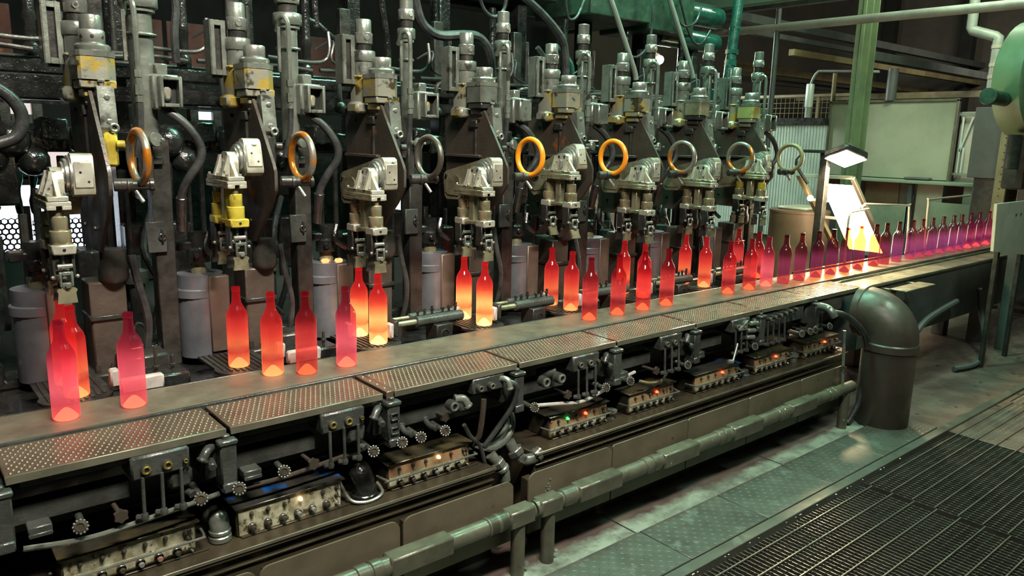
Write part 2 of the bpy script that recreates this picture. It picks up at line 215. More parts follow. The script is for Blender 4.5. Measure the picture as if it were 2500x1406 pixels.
# ------------------------------------------------------------------ mesh builder
def axis_frame(d):
    d = Vector(d).normalized()
    a = Vector((0, 0, 1)) if abs(d.z) < 0.9 else Vector((1, 0, 0))
    u = d.cross(a).normalized(); v = d.cross(u).normalized()
    return d, u, v
class MB:
    def __init__(s): s.v = []; s.f = []
    def add(s, vs, fs):
        n = len(s.v); s.v += [Vector(p) for p in vs]; s.f += [tuple(i + n for i in f) for f in fs]; return s
    def box(s, x0, x1, y0, y1, z0, z1, c=0.003, M4=None):
        c = min(c, (x1 - x0) * .45, (y1 - y0) * .45, (z1 - z0) * .45)
        cx, cy, cz = (x0 + x1) / 2, (y0 + y1) / 2, (z0 + z1) / 2; h = ((x1 - x0) / 2, (y1 - y0) / 2, (z1 - z0) / 2)
        vs, idx = [], {}
        for sx in (-1, 1):
            for sy in (-1, 1):
                for sz in (-1, 1):
                    for ax in range(3):
                        p = [sx * (h[0] - c), sy * (h[1] - c), sz * (h[2] - c)]
                        p[ax] = (sx, sy, sz)[ax] * h[ax]
                        idx[(sx, sy, sz, ax)] = len(vs); vs.append(Vector((cx + p[0], cy + p[1], cz + p[2])))
        fs = []
        def key(ax, sa, b, sb, cc, sc, which):
            k = [0, 0, 0]; k[ax] = sa; k[b] = sb; k[cc] = sc; return idx[(*k, which)]
        for ax in range(3):
            b, cc = [i for i in range(3) if i != ax]
            for sa in (-1, 1):
                fs.append([key(ax, sa, b, sb, cc, sc, ax) for sb, sc in ((-1, -1), (1, -1), (1, 1), (-1, 1))])
        for ax in range(3):
            b, cc = [i for i in range(3) if i != ax]
            for sb in (-1, 1):
                for sc in (-1, 1):
                    fs.append([key(ax, -1, b, sb, cc, sc, b), key(ax, 1, b, sb, cc, sc, b), key(ax, 1, b, sb, cc, sc, cc), key(ax, -1, b, sb, cc, sc, cc)])
        for sx in (-1, 1):
            for sy in (-1, 1):
                for sz in (-1, 1): fs.append([idx[(sx, sy, sz, a)] for a in range(3)])
        if M4 is not None: vs = [M4 @ v for v in vs]
        return s.add(vs, fs)
    def prism(s, poly, ax, a0, a1):
        mk = {'x': lambda u, v, a: (a, u, v), 'y': lambda u, v, a: (u, a, v), 'z': lambda u, v, a: (u, v, a)}[ax]
        n = len(poly)
        vs = [mk(u, v, a0) for u, v in poly] + [mk(u, v, a1) for u, v in poly]
        fs = [tuple(range(n)), tuple(range(2 * n - 1, n - 1, -1))] + [(i, (i + 1) % n, n + (i + 1) % n, n + i) for i in range(n)]
        return s.add(vs, fs)
    def lathe(s, o, d, prof, n=16, cap=True):
        d, u, v = axis_frame(d); o = Vector(o); vs, fs = [], []
        for r, h in prof:
            for i in range(n):
                t = 2 * math.pi * i / n; vs.append(o + d * h + u * (r * math.cos(t)) + v * (r * math.sin(t)))
        for k in range(len(prof) - 1):
            for i in range(n):
                j = (i + 1) % n; fs.append((k * n + i, k * n + j, (k + 1) * n + j, (k + 1) * n + i))
        if cap: fs.append(tuple(range(n))); fs.append(tuple(range((len(prof) - 1) * n, len(prof) * n)))
        return s.add(vs, fs)
    def cyl(s, p0, p1, r, r1=None, n=14, c=None):
        p0, p1 = Vector(p0), Vector(p1); L = (p1 - p0).length; r1 = r if r1 is None else r1
        c = min(0.003, L * .2, r * .3) if c is None else c
        return s.lathe(p0, p1 - p0, [(max(r - c, 1e-4), 0), (r, c), (r1, L - c), (max(r1 - c, 1e-4), L)], n)
    def zcyl(s, x, y, prof, n=18): return s.lathe((x, y, 0), (0, 0, 1), [(r, z) for r, z in prof], n)
    def tube(s, pts, r, n=8, sub=4, closed=False):
        pts = [Vector(p) for p in pts]
        if sub > 1 and len(pts) > 2:
            q = []; m = len(pts); rng = range(m) if closed else range(m - 1)
            for i in rng:
                g = (lambda j: pts[j % m]) if closed else (lambda j: pts[max(0, min(m - 1, j))])
                p0, p1, p2, p3 = g(i - 1), g(i), g(i + 1), g(i + 2)
                for k in range(sub):
                    t = k / sub
                    q.append(0.5 * ((2 * p1) + (p2 - p0) * t + (2 * p0 - 5 * p1 + 4 * p2 - p3) * t * t + (3 * p1 - p0 - 3 * p2 + p3) * t ** 3))
            if not closed: q.append(pts[-1])
            pts = q
        m = len(pts); vs, fs = [], []; prev = None
        for i, p in enumerate(pts):
            a = pts[(i - 1) % m] if (closed or i > 0) else p; b = pts[(i + 1) % m] if (closed or i < m - 1) else p
            d = (b - a).normalized()
            if prev is None: _, u, v = axis_frame(d)
            else:
                u = (prev - d * prev.dot(d)).normalized(); v = d.cross(u)
            prev = u
            rr = r[i * len(r) // m] if isinstance(r, (list, tuple)) else r
            for k in range(n):
                t = 2 * math.pi * k / n; vs.append(p + u * (rr * math.cos(t)) + v * (rr * math.sin(t)))
        for i in range(m if closed else m - 1):
            for k in range(n):
                l = (k + 1) % n; j = (i + 1) % m; fs.append((i * n + k, i * n + l, j * n + l, j * n + k))
        if not closed: fs.append(tuple(range(n))); fs.append(tuple(range((m - 1) * n, m * n)))
        return s.add(vs, fs)
    def ring(s, c, ax, R, r, n=28, m=8):
        d, u, v = axis_frame(ax); c = Vector(c)
        return s.tube([c + u * R * math.cos(2 * math.pi * i / n) + v * R * math.sin(2 * math.pi * i / n) for i in range(n)], r, m, 1, True)
    def ball(s, c, r, n=12, sq=1.0):
        k = 7; return s.lathe(Vector(c) - Vector((0, 0, r * sq)), (0, 0, 1), [(max(r * math.sin(math.pi * i / k), 1e-4), r * sq * (1 - math.cos(math.pi * i / k))) for i in range(k + 1)], n)
    def hexbolt(s, p, d, r=0.008, h=0.006): return s.lathe(p, d, [(r, 0), (r, h * .8), (r * .8, h)], 6)
    def build(s, name, mat, parent=None, kind=None, label=None, origin=None, sharp=38):
        me = bpy.data.meshes.new(name)
        if parent is not None: o0 = Vector(parent['_w'])
        elif origin is not None: o0 = Vector(origin)
        else:
            xs = [p.x for p in s.v]; ys = [p.y for p in s.v]; o0 = Vector(((min(xs) + max(xs)) / 2, (min(ys) + max(ys)) / 2, min(p.z for p in s.v)))
        me.from_pydata([p - o0 for p in s.v], [], s.f)
        bm = bmesh.new(); bm.from_mesh(me); bmesh.ops.recalc_face_normals(bm, faces=bm.faces)
        for f in bm.faces: f.smooth = True
        bm.to_mesh(me); bm.free(); me.set_sharp_from_angle(angle=math.radians(sharp))
        me.materials.append(M[mat] if isinstance(mat, str) else mat)
        o = bpy.data.objects.new(name, me); COL.objects.link(o)
        if parent is not None: o.parent = parent; o['_w'] = parent['_w']
        else: o.location = o0; o['_w'] = list(o0)
        if kind: o['kind'] = kind
        if label: o['label'] = label
        return o
def thing(name, label, cat, loc, group=None):
    o = bpy.data.objects.new(name, None); COL.objects.link(o); o.location = loc; o['_w'] = list(loc); o.empty_display_size = 0.05
    o['label'] = label; o['category'] = cat
    if group: o['group'] = group
    return o
def tag(o, label, cat, group=None):
    o['label'] = label; o['category'] = cat
    if group: o['group'] = group
    return o
def struct(o): o['kind'] = 'structure'; return o
def kids(o): return [c for c in o.children]
def copy_tree(root, off, label=None):
    r = root.copy(); COL.objects.link(r); r.location = root.location + Vector(off)
    r['_w'] = list(r.location)
    if label: r['label'] = label
    for ch in kids(root):
        c = ch.copy(); COL.objects.link(c); c.parent = r; c['_w'] = r['_w']
        for g in kids(ch):
            d = g.copy(); COL.objects.link(d); d.parent = c; d['_w'] = r['_w']
    return r
def remat(o, m):
    o.material_slots[0].link = 'OBJECT'; o.material_slots[0].material = M[m]
def base(n): return n.split('.')[0]

# ------------------------------------------------------------------ the hall
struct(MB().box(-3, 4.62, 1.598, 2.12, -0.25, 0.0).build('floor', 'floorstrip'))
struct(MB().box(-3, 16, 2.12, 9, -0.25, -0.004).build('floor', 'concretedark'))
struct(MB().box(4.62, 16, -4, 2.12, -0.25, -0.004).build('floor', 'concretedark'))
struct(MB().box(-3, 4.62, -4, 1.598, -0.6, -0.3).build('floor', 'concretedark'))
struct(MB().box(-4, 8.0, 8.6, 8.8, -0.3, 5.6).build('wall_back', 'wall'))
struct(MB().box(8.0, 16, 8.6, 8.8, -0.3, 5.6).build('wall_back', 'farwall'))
wf = struct(MB().box(15.5, 15.7, -4, 8.8, -0.3, 5.6).build('wall_far', 'farwall'))
struct(MB().box(-4, 16, -4, 8.8, 5.4, 5.6).build('ceiling', 'ceiling'))
# panes made to glow for the lit room beyond, seen through machine slits
for k, (x0, x1, z0, z1, m) in enumerate([(0.35, 1.32, 0.62, 1.28, 'roomlight'), (0.28, 0.9, 1.36, 1.50, 'roomwarm'), (0.62, 0.72, 1.66, 1.72, 'roomwarm'), (1.6, 1.69, 1.66, 1.71, 'roomlight'), (2.9, 3.6, 1.0, 1.22, 'roomlight'), (1.9, 2.3, 1.2, 1.34, 'roomwarm')]):
    fr = struct(MB().box(x0 - .05, x0, 4.93, 5.0, z0 - .05, z1 + .05).box(x1, x1 + .05, 4.93, 5.0, z0 - .05, z1 + .05).box(x0, x1, 4.93, 5.0, z1, z1 + .05).box(x0, x1, 4.93, 5.0, z0 - .05, z0).build('window_%d' % (k + 1), 'dark'))
    MB().box(x0, x1, 4.97, 4.98, z0, z1, .001).build('pane', m, fr)

# ------------------------------------------------------------------ one machine section, then seven copies
PX, PY = 0.80, 3.05
def build_takeout():
    t = thing('takeout_mechanism', '', 'takeout arm', (0.47, 2.95, 1.20))
    # tall side plate with a slanting near edge
    sp = MB().prism([(2.93, 1.72), (2.915, 1.70), (2.757, 1.478), (2.744, 1.452), (2.745, 1.383), (2.80, 1.315), (2.86, 1.262), (2.95, 1.17), (3.22, 1.17), (3.25, 1.71)], 'x', .594, .606).build('side_plate', 'darkbrown', t)
    MB().cyl((.591, 2.985, 1.50), (.591, 2.985, 1.64), .007).build('rib', 'dark', sp)
    MB().box(.580, .594, 2.97, 3.03, 1.640, 1.675).build('boss', 'dark', sp)
    MB().box(.572, .594, 2.93, 3.22, 1.497, 1.512).build('ledge', 'darkbrown', sp)
    for y, z in ((2.96, 1.68), (3.15, 1.66), (3.15, 1.25), (2.99, 1.25)): MB().hexbolt((.594, y, z), (-1, 0, 0), .009).build('bolt', 'dark', sp)
    # tapered arm with its rounded bright nose
    arm = MB().prism([(2.728, 1.395), (2.731, 1.485), (2.736, 1.497), (2.750, 1.504), (2.775, 1.503), (3.09, 1.432), (3.108, 1.418), (3.112, 1.395), (3.102, 1.312), (3.085, 1.296), (2.985, 1.300), (2.950, 1.345), (2.90, 1.372), (2.745, 1.374), (2.733, 1.380)], 'x', .492, .550).build('arm', 'brass_steel', t)
    MB().prism([(2.7255, 1.388), (2.7285, 1.487), (2.734, 1.499), (2.749, 1.5065), (2.772, 1.506), (2.772, 1.372), (2.743, 1.3715), (2.730, 1.378)], 'x', .4905, .5525).build('gear_cover', 'bright', arm)
    MB().box(.494, .549, 2.721, 2.729, 1.398, 1.480, .003).build('cover_plate', 'bright', arm)
    for x, z in ((.512, 1.447), (.534, 1.417)): MB().cyl((x, 2.7215, z), (x, 2.7205, z), .004, n=8).build('cover_hole', 'hole', arm)
    MB().prism([(2.97, 1.33), (2.975, 1.40), (3.0, 1.415), (3.08, 1.402), (3.09, 1.33), (3.07, 1.318), (2.985, 1.318)], 'x', .488, .493).build('side_cover', 'brass_steel', arm)
    MB().cyl((.492, 3.085, 1.41), (.484, 3.085, 1.41), .008).build('end_screw', 'hole', arm)
    MB().lathe((.492, 2.785, 1.437), (-1, 0, 0), [(.064, 0), (.064, .006), (.058, .009), (.054, .009), (.054, .018), (.044, .020), (.044, .026)], 26).build('hub_disk', 'steel', arm)
    # head: bearing block, platform, two tong cylinders, jaws
    cl = MB().prism([(2.735, 1.378), (2.735, 1.425), (2.744, 1.450), (2.762, 1.463), (2.805, 1.463), (2.822, 1.450), (2.832, 1.425), (2.832, 1.378)], 'x', .434, .467)
    hd = cl.build('bearing_block', 'bright', t)
    for y0, y1 in ((2.735, 2.752), (2.812, 2.830)): MB().prism([(.405, 1.378), (.436, 1.378), (.436, 1.452), (.428, 1.452), (.424, 1.435)], 'y', y0, y1).build('rib', 'bright', hd)
    MB().prism([(2.735, 1.378), (2.690, 1.378), (2.735, 1.430)], 'x', .436, .448).build('gusset', 'bright', hd)
    MB().prism([(2.832, 1.378), (2.885, 1.378), (2.832, 1.430)], 'x', .436, .448).build('gusset', 'bright', hd)
    for y in (2.763, 2.803): MB().cyl((.4345, y, 1.446), (.4335, y, 1.446), .008, n=10).build('bolt_hole', 'hole', hd)
    MB().cyl((.428, 2.782, 1.392), (.432, 2.782, 1.432), .008).build('adjusting_screw', 'steel', hd)
    pf = MB().box(.408, .468, 2.693, 2.902, 1.362, 1.379, .002).box(.404, .472, 2.688, 2.905, 1.348, 1.363, .002).box(.404, .430, 2.686, 2.905, 1.336, 1.349, .002).box(.446, .472, 2.686, 2.905, 1.336, 1.349, .002).build('platform', 'brass_steel', t)
    MB().box(.409, .467, 2.685, 2.692, 1.363, 1.378, .002).build('end_face', 'bright', pf)
    MB().box(.404, .472, 2.679, 2.687, 1.349, 1.362, .0015).box(.404, .430, 2.679, 2.687, 1.337, 1.350, .0015).box(.446, .472, 2.679, 2.687, 1.337, 1.350, .0015).build('notched_face', 'bright', pf)
    for x, y in ((.414, 2.71), (.461, 2.71), (.414, 2.80), (.414, 2.89), (.461, 2.89), (.461, 2.85)): MB().hexbolt((x, y, 1.379), (0, 0, 1), .0055, .008).build('bolt', 'steel', pf)
    sp_ = MB().box(.424, .458, 2.775, 2.812, 1.205, 1.338, .003).build('spine', 'brass_steel', t)
    MB().box(.418, .464, 2.73, 2.86, 1.205, 1.222, .003).build('lower_bridge', 'brass_steel', sp_)
    for y in (2.712, 2.872):
        c = MB().zcyl(.440, y, [(.0225, 1.272), (.0245, 1.275), (.0245, 1.314), (.022, 1.317)], 20).build('tong_cylinder', 'brass_steel', t)
        MB().zcyl(.440, y, [(.014, 1.314), (.014, 1.338)], 12).build('neck', 'brass_steel', c)
        MB().zcyl(.440, y, [(.0285, 1.226), (.0305, 1.229), (.0305, 1.270), (.028, 1.2725)], 20).build('barrel', 'brass_steel', c)
        MB().box(.408, .475, y - .036, y + .030, 1.198, 1.229, .004).build('block', 'bright', c)
        MB().cyl((.441, y - .0365, 1.214), (.441, y - .0375, 1.214), .005, n=8).build('port', 'hole', c)
        j = MB()
        for x in (.412, .466): j.box(x - .0045, x + .0045, y - .020, y + .024, 1.118, 1.200, .002)
        tg = j.box(.4125, .4655, y + .004, y + .012, 1.150, 1.199, .002).build('tong_frame', 'dark', t)
        MB().zcyl(.440, y, [(.008, 1.120), (.008, 1.200)], 10).build('piston_rod', 'steel', tg)
        for x in (.405, .473): MB().ball((x, y - .024, 1.128), .0065, 8).build('ball_joint', 'steel', tg)
        MB().cyl((.418, y - .026, 1.162), (.462, y - .026, 1.162), .0075).build('cross_pin', 'steel', tg)
        MB().box(.420, .427, y - .040, y - .030, 1.098, 1.146, .002).box(.452, .459, y - .040, y - .030, 1.098, 1.146, .002).box(.427, .452, y - .040, y - .030, 1.134, 1.146, .002).box(.427, .452, y - .040, y - .030, 1.094, 1.112, .002).build('link', 'gray', tg)
        MB().hexbolt((.441, y - .040, 1.103), (0, -1, 0), .009, .007).build('bolt', 'steel', tg)
        MB().prism([(.411, 1.088), (.415, 1.093), (.424, 1.094), (.426, 1.102), (.455, 1.102), (.457, 1.094), (.463, 1.093), (.468, 1.088), (.463, 1.078), (.466, 1.046), (.410, 1.046), (.414, 1.078)], 'y', y - .037, y - .027).build('jaw', 'brass_steel', tg)
        MB().prism([(.411, 1.088), (.415, 1.093), (.424, 1.094), (.426, 1.112), (.455, 1.112), (.457, 1.094), (.463, 1.093), (.468, 1.088), (.463, 1.078), (.466, 1.046), (.410, 1.046), (.414, 1.078)], 'y', y + .027, y + .037).build('jaw', 'dark', tg)
    # drive unit above the plate: cap cylinder on an eight-sided casting
    cx, cy = .627, 2.972
    dr = MB().prism([(cx - .061, cy + .055), (cx - .061, cy - .050), (cx - .052, cy - .060), (cx + .028, cy - .060), (cx + .060, cy - .026), (cx + .060, cy + .055)], 'z', 1.757, 1.832).build('drive_casting', 'yellowcast', t)
    MB().prism([(cx - .063, cy + .057), (cx - .063, cy - .051), (cx - .053, cy - .062), (cx + .029, cy - .062), (cx + .062, cy - .027), (cx + .062, cy + .057)], 'z', 1.832, 1.850).build('lid', 'gray', dr)
    MB().box(cx - .058, cx + .055, cy - .054, cy + .05, 1.728, 1.757, .004).box(cx - .045, cx + .03, cy - .036, cy + .05, 1.700, 1.728, .004).build('skirt', 'yellowcast', dr)
    MB().cyl((cx + .005, cy - .058, 1.725), (cx + .005, cy - .058, 1.752), .007).hexbolt((cx + .005, cy - .058, 1.750), (0, 0, 1), .013, .008).build('bolt', 'steel', dr)
    MB().zcyl(cx, cy, [(.054, 1.850), (.056, 1.853), (.056, 1.868), (.050, 1.874)], 24).build('flange', 'gray', dr)
    cp = MB().zcyl(cx, cy, [(.038, 1.874), (.041, 1.878), (.041, 1.916), (.0385, 1.920)], 24).build('cap', 'steel', dr)
    MB().zcyl(cx, cy, [(.0355, 1.920), (.0355, 1.963), (.033, 1.968), (.020, 1.968), (.019, 1.962)], 24).build('cap_top', 'gray', cp)
    for a in (-150, -100, -50): MB().cyl((cx + .039 * math.cos(math.radians(a)), cy + .039 * math.sin(math.radians(a)), 1.897), (cx + .0425 * math.cos(math.radians(a)), cy + .0425 * math.sin(math.radians(a)), 1.897), .006, n=8).build('set_screw', 'dark', cp)
    # slanting link behind the plate, yellow at its lower end
    lk = MB().prism([(2.95, 1.735), (2.89, 1.735), (2.87, 1.60), (2.90, 1.56), (2.95, 1.60)], 'x', .612, .665).build('rocker', 'gray', t)
    for y, z in ((2.885, 1.70), (2.875, 1.62)): MB().hexbolt((.640, y, z), (0, -1, 0), .010, .006).build('bolt', 'steel', lk)
    MB().ring((.652, 2.866, 1.60), (0, 1, 0), .012, .005, 12, 6).build('eye', 'gray', lk)
    MB().box(.620, .662, 2.872, 2.915, 1.47, 1.585, .008).cyl((.655, 2.868, 1.545), (.68, 2.86, 1.545), .014).build('clamp', 'yellow', lk)
    # round boss under the plate
    MB().zcyl(.640, 2.985, [(.040, 1.055), (.050, 1.07), (.050, 1.11), (.042, 1.135), (.042, 1.175)], 20).build('lower_boss', 'dark', t)
    return t
def build_cushion():
    t = thing('cushion_cylinder', '', 'cylinder', (.607, 3.09, 1.68)); x, y = .607, 3.09
    c = MB().zcyl(x, y, [(.036, 1.983), (.039, 1.987), (.039, 2.027), (.0365, 2.030)], 22).build('cap', 'steel', t)
    MB().zcyl(x, y, [(.034, 2.030), (.034, 2.081), (.031, 2.085), (.022, 2.085), (.021, 2.078)], 22).build('cap_top', 'gray', c)
    s = MB().cyl((x - .005, y - .037, 2.007), (x - .005, y - .042, 2.007), .012, n=16).build('socket_screw', 'steel', c)
    MB().cyl((x - .005, y - .0415, 2.007), (x - .005, y - .0425, 2.007), .006, n=6).build('socket', 'hole', s)
    MB().zcyl(x, y, [(.032, 1.953), (.032, 1.983)]).build('neck', 'dark', t)
    MB().zcyl(x, y, [(.047, 1.908), (.050, 1.912), (.050, 1.950), (.047, 1.954)], 22).build('collar', 'gray', t)
    MB().zcyl(x, y, [(.044, 1.845), (.044, 1.908)], 22).build('barrel', 'gray', t)
    y_ = MB().prism([(x - .046, y - .016), (x - .034, y - .040), (x + .010, y - .043), (x + .034, y - .022), (x + .034, y + .04), (x - .046, y + .04)], 'z', 1.735, 1.845).box(x - .050, x + .040, y - .042, y + .042, 1.838, 1.848).build('yellow_casting', 'yellowcast', t)
    MB().box(x - .066, x + .020, y - .048, y + .045, 1.685, 1.737, .012).build('foot', 'yellowcast', y_)
    MB().cyl((x + .008, y - .052, 1.69), (x + .008, y - .052, 1.735), .009).hexbolt((x + .008, y - .052, 1.682), (0, 0, 1), .012, .010).build('bolt', 'steel', y_)
    br = MB().box(.500, .520, 3.085, 3.093, 1.81, 2.015, .001).box(.544, .562, 3.085, 3.093, 1.81, 2.015, .001).box(.520, .544, 3.085, 3.093, 1.995, 2.015, .001).box(.520, .544, 3.085, 3.093, 1.81, 1.83, .001).box(.500, .507, 3.085, 3.15, 1.81, 2.015, .001).build('slotted_bracket', 'gray', t)
    MB().box(.515, .55, 3.10, 3.13, 1.80, 2.0).build('slide', 'dark', br)
    return t
def build_column():
    t = thing('support_column', '', 'column', (PX, PY, .70)); x, y = PX, PY
    MB().zcyl(x, y, [(.0265, 1.555), (.0265, 2.03)], 22).build('pipe', 'gray', t)
    MB().ring((x, y, 1.928), (0, 0, 1), .030, .006, 24, 8).build('ring', 'gray', t)
    MB().zcyl(x, y, [(.038, 2.018), (.041, 2.022), (.041, 2.060), (.038, 2.064)], 22).zcyl(x, y, [(.034, 2.005), (.034, 2.018)], 22).build('collar', 'gray', t)
    MB().zcyl(x, y, [(.028, 2.06), (.028, 2.10)], 20).build('neck', 'dark', t)
    h = MB().zcyl(x, y, [(.033, 2.10), (.0355, 2.104), (.0355, 2.142), (.033, 2.146)], 20).build('head', 'steel', t)
    MB().zcyl(x, y, [(.030, 2.146), (.030, 2.197), (.027, 2.20)], 20).build('head_top', 'gray', h)
    MB().cyl((x + .002, y - .034, 2.122), (x + .002, y - .039, 2.122), .010, n=12).build('bright_screw', 'bright', h)
    # fitting box on the lower right of the pipe
    MB().box(.812, .905, 2.975, 3.06, 1.668, 1.792, .006).box(.83, .87, 2.99, 3.06, 1.79, 1.83, .004).build('fitting_body', 'gray', t)
    fr = MB().box(.826, .838, 2.935, 2.976, 1.676, 1.785, .003).box(.890, .902, 2.935, 2.976, 1.676, 1.785, .003).box(.838, .890, 2.935, 2.976, 1.771, 1.785, .003).box(.838, .890, 2.935, 2.976, 1.676, 1.690, .003).build('open_frame', 'gray', t)
    MB().box(.838, .890, 2.972, 2.975, 1.690, 1.771, .001).build('recess', 'hole', fr)
    MB().box(.842, .870, 2.955, 2.973, 1.700, 1.748, .008).build('inner_block', 'yellowcast', fr)
    cv = MB().box(.824, .904, 2.935, 2.976, 1.676, 1.786, .006).build('closed_cover', 'gray', t)
    for xx in (.832, .896):
        for z in (1.684, 1.778): MB().cyl((xx, 2.936, z), (xx, 2.931, z), .005, n=8).build('screw', 'dark', cv)
    MB().lathe((.79, 2.99, 1.562), (.35, -1, 0), [(.012, 0), (.012, .03), (.026, .032), (.026, .044), (.024, .047)], 18).cyl((.82, 2.94, 1.562), (.824, 2.928, 1.562), .006).build('plug', 'gray', t)
    MB().box(.765, .80, 2.98, 3.05, 1.40, 1.57, .004).box(.80, .84, 3.0, 3.05, 1.47, 1.50, .004).build('clamp_block', 'dark', t)
    MB().box(.797, .867, 3.02, 3.09, .70, 1.56, .004).build('square_post', 'dark', t)
    pl = MB().box(.765, .835, 3.005, 3.021, 1.145, 1.262, .003).build('mounting_plate', 'manifold', t)
    MB().ring((.818, 3.0, 1.205), (0, 1, 0), .011, .004, 12, 6).box(.814, .822, 2.992, 3.004, 1.185, 1.235, .002).build('wing_bolt', 'dark', pl)
    # tube with a bent top and stepped fittings
    tb = MB().tube([(.745, 3.03, 1.99), (.742, 2.99, 2.035), (.752, 2.965, 2.035), (.760, 2.955, 1.99), (.760, 2.955, 1.80)], .010, 8, 5).build('bent_tube', 'gray', t)
    MB().zcyl(.760, 2.955, [(.015, 1.775), (.015, 1.80)], 6).zcyl(.760, 2.955, [(.012, 1.75), (.012, 1.775)], 8).zcyl(.760, 2.955, [(.016, 1.715), (.016, 1.75)], 6).zcyl(.760, 2.955, [(.013, 1.69), (.013, 1.715)], 8).build('fitting', 'gray', tb)
    MB().tube([(.760, 2.955, 1.70), (.758, 2.965, 1.60), (.745, 2.99, 1.50)], .012, 8, 5).build('hose', 'rubber', tb)
    MB().box(.724, .736, 2.975, 2.985, 1.83, 2.00, .001).build('strap', 'gray', t)
    return t
def build_wheel():
    t = thing('handwheel', '', 'handwheel', (.668, 2.68, 1.40))
    MB().ring((.674, 2.68, 1.510), (1, .06, 0), .0815, .0128, 36, 10).build('rim', 'orange', t)
    sh = MB().cyl((.600, 2.705, 1.420), (.655, 2.69, 1.420), .021).cyl((.645, 2.69, 1.420), (.705, 2.68, 1.420), .017).cyl((.700, 2.681, 1.420), (.716, 2.678, 1.420), .021).build('shaft', 'dark', t)
    MB().cyl((.660, 2.688, 1.405), (.676, 2.665, 1.365), .007).build('lever_pin', 'steel', sh)
    MB().ring((.640, 2.69, 1.418), (1, -.2, 0), .018, .005, 14, 6).build('collar', 'dark', sh)
    return t
def build_pedestal():
    t = thing('machine_pedestal', '', 'pedestal', (.62, 3.04, .66))
    MB().box(.555, .675, 2.975, 3.11, .66, 1.06, .006).build('column_casting', 'pedestal', t)
    MB().box(.548, .682, 2.965, 3.11, .92, .94, .004).build('rib', 'dark', t)
    MB().box(.53, .70, 2.93, 3.11, .66, .735, .008).build('foot', 'dark', t)
    for x in (.56, .61, .67): MB().hexbolt((x, 2.955, .735), (0, 0, 1), .010, .03).build('stud', 'dark', t)
    return t
def build_mold():
    x, y, r = .425, 3.13, .088
    t = thing('blow_mold', '', 'mold', (x, y, .69))
    def half(a0, a1, g):
        n = 10; p = [(x + g + r * math.cos(math.radians(a0 + (a1 - a0) * i / n)), y + r * math.sin(math.radians(a0 + (a1 - a0) * i / n))) for i in range(n + 1)]
        return MB().prism(p, 'z', .70, 1.035)
    h1 = half(100, 275, -.0015).build('mold_half', 'canhalf', t); h2 = half(-85, 100, .0015).build('mold_half', 'canhalf', t)
    MB().box(x + .005, x + .085, y - .096, y - .06, .72, 1.03, .004).build('hinge_strip', 'canbrown', h2)
    MB().zcyl(x - .01, y, [(r + .001, .945), (r + .001, .975), (r - .004, .98)], 24).build('band', 'canhalf', h1)
    MB().zcyl(x, y, [(.03, 1.03), (.032, 1.05), (.020, 1.075), (.02, 1.09)], 16).build('brass_neck', 'brass_steel', t)
    b = MB().zcyl(x, y, [(.045, 1.08), (.045, 1.13), (.036, 1.14), (.036, 1.20)], 16).cyl((x - .02, y - .04, 1.11), (x - .02, y - .055, 1.11), .012)
    b.box(x - .085, x + .075, y - .02, y + .06, 1.13, 1.165, .006).build('mold_top', 'grime', t)
    MB().tube([(x + .03, y - .05, 1.20), (x + .01, y - .07, 1.14), (x + .06, y - .08, 1.10)], .012, 8).build('oily_spout', 'grime', t)
    return t
def build_pusher():
    t = thing('pusher_cylinder', '', 'pusher', (.70, 2.74, .70))
    body = MB().cyl((.635, 2.72, .805), (.880, 2.72, .805), .024, n=18).cyl((.630, 2.77, .815), (.86, 2.77, .815), .018).build('cylinder_body', 'manifold', t)
    MB().cyl((.520, 2.72, .805), (.640, 2.72, .805), .0135).build('rod', 'brass_steel', t)
    MB().cyl((.535, 2.77, .815), (.64, 2.77, .815), .009).build('rod', 'brass_steel', t)
    MB().box(.512, .532, 2.688, 2.79, .762, .832, .004).cyl((.512, 2.70, .80), (.508, 2.70, .80), .01).build('end_plate', 'dark', t)
    MB().box(.492, .513, 2.692, 2.735, .755, .82, .006).build('pusher_pad', 'pad', t)
    MB().box(.355, .376, 2.80, 2.845, .755, .82, .006).build('pusher_pad', 'pad', t)
    bl = MB().box(.715, .800, 2.672, 2.765, .705, .788, .004).build('base_block', 'dark', t)
    MB().ring((.757, 2.671, .742), (0, 1, 0), .022, .003, 18, 6).build('round_mark', 'dark', bl)
    for i, x in enumerate((.655, .69, .73, .785, .82, .855)):
        MB().cyl((x, 2.735, .825), (x + .004 * (i % 2), 2.735, .848 + .008 * (i % 3)), .006, n=7).hexbolt((x, 2.735, .843), (0, 0, 1), .009, .007).build('fitting', 'grime', body)
    return t
def build_deadplate():
    t = thing('dead_plate', '', 'plate', (.445, 2.78, .72))
    n = 14
    poly = [(.345, 2.95), (.345, 2.76)] + [(.445 + .11 * math.cos(math.pi + math.pi * i / n), 2.735 + .105 * math.sin(math.pi + math.pi * i / n)) for i in range(n + 1)] + [(.545, 2.95)]
    MB().prism(poly, 'z', .727, .738).build('disc', 'dark', t)
    b = MB()
    for i in range(9): b.box(.365 + .02 * i - .005, .365 + .02 * i + .005, 2.66 + .012 * abs(i - 4), 2.94, .738, .742, .001)
    b.build('air_slot_bars', 'dark', t)['kind'] = 'stuff'
    MB().box(.34, .55, 2.645, 2.70, .70, .727, .006).cyl((.36, 2.65, .71), (.40, 2.635, .716), .009).cyl((.48, 2.64, .71), (.53, 2.65, .716), .010).build('underframe', 'grime', t)
    return t

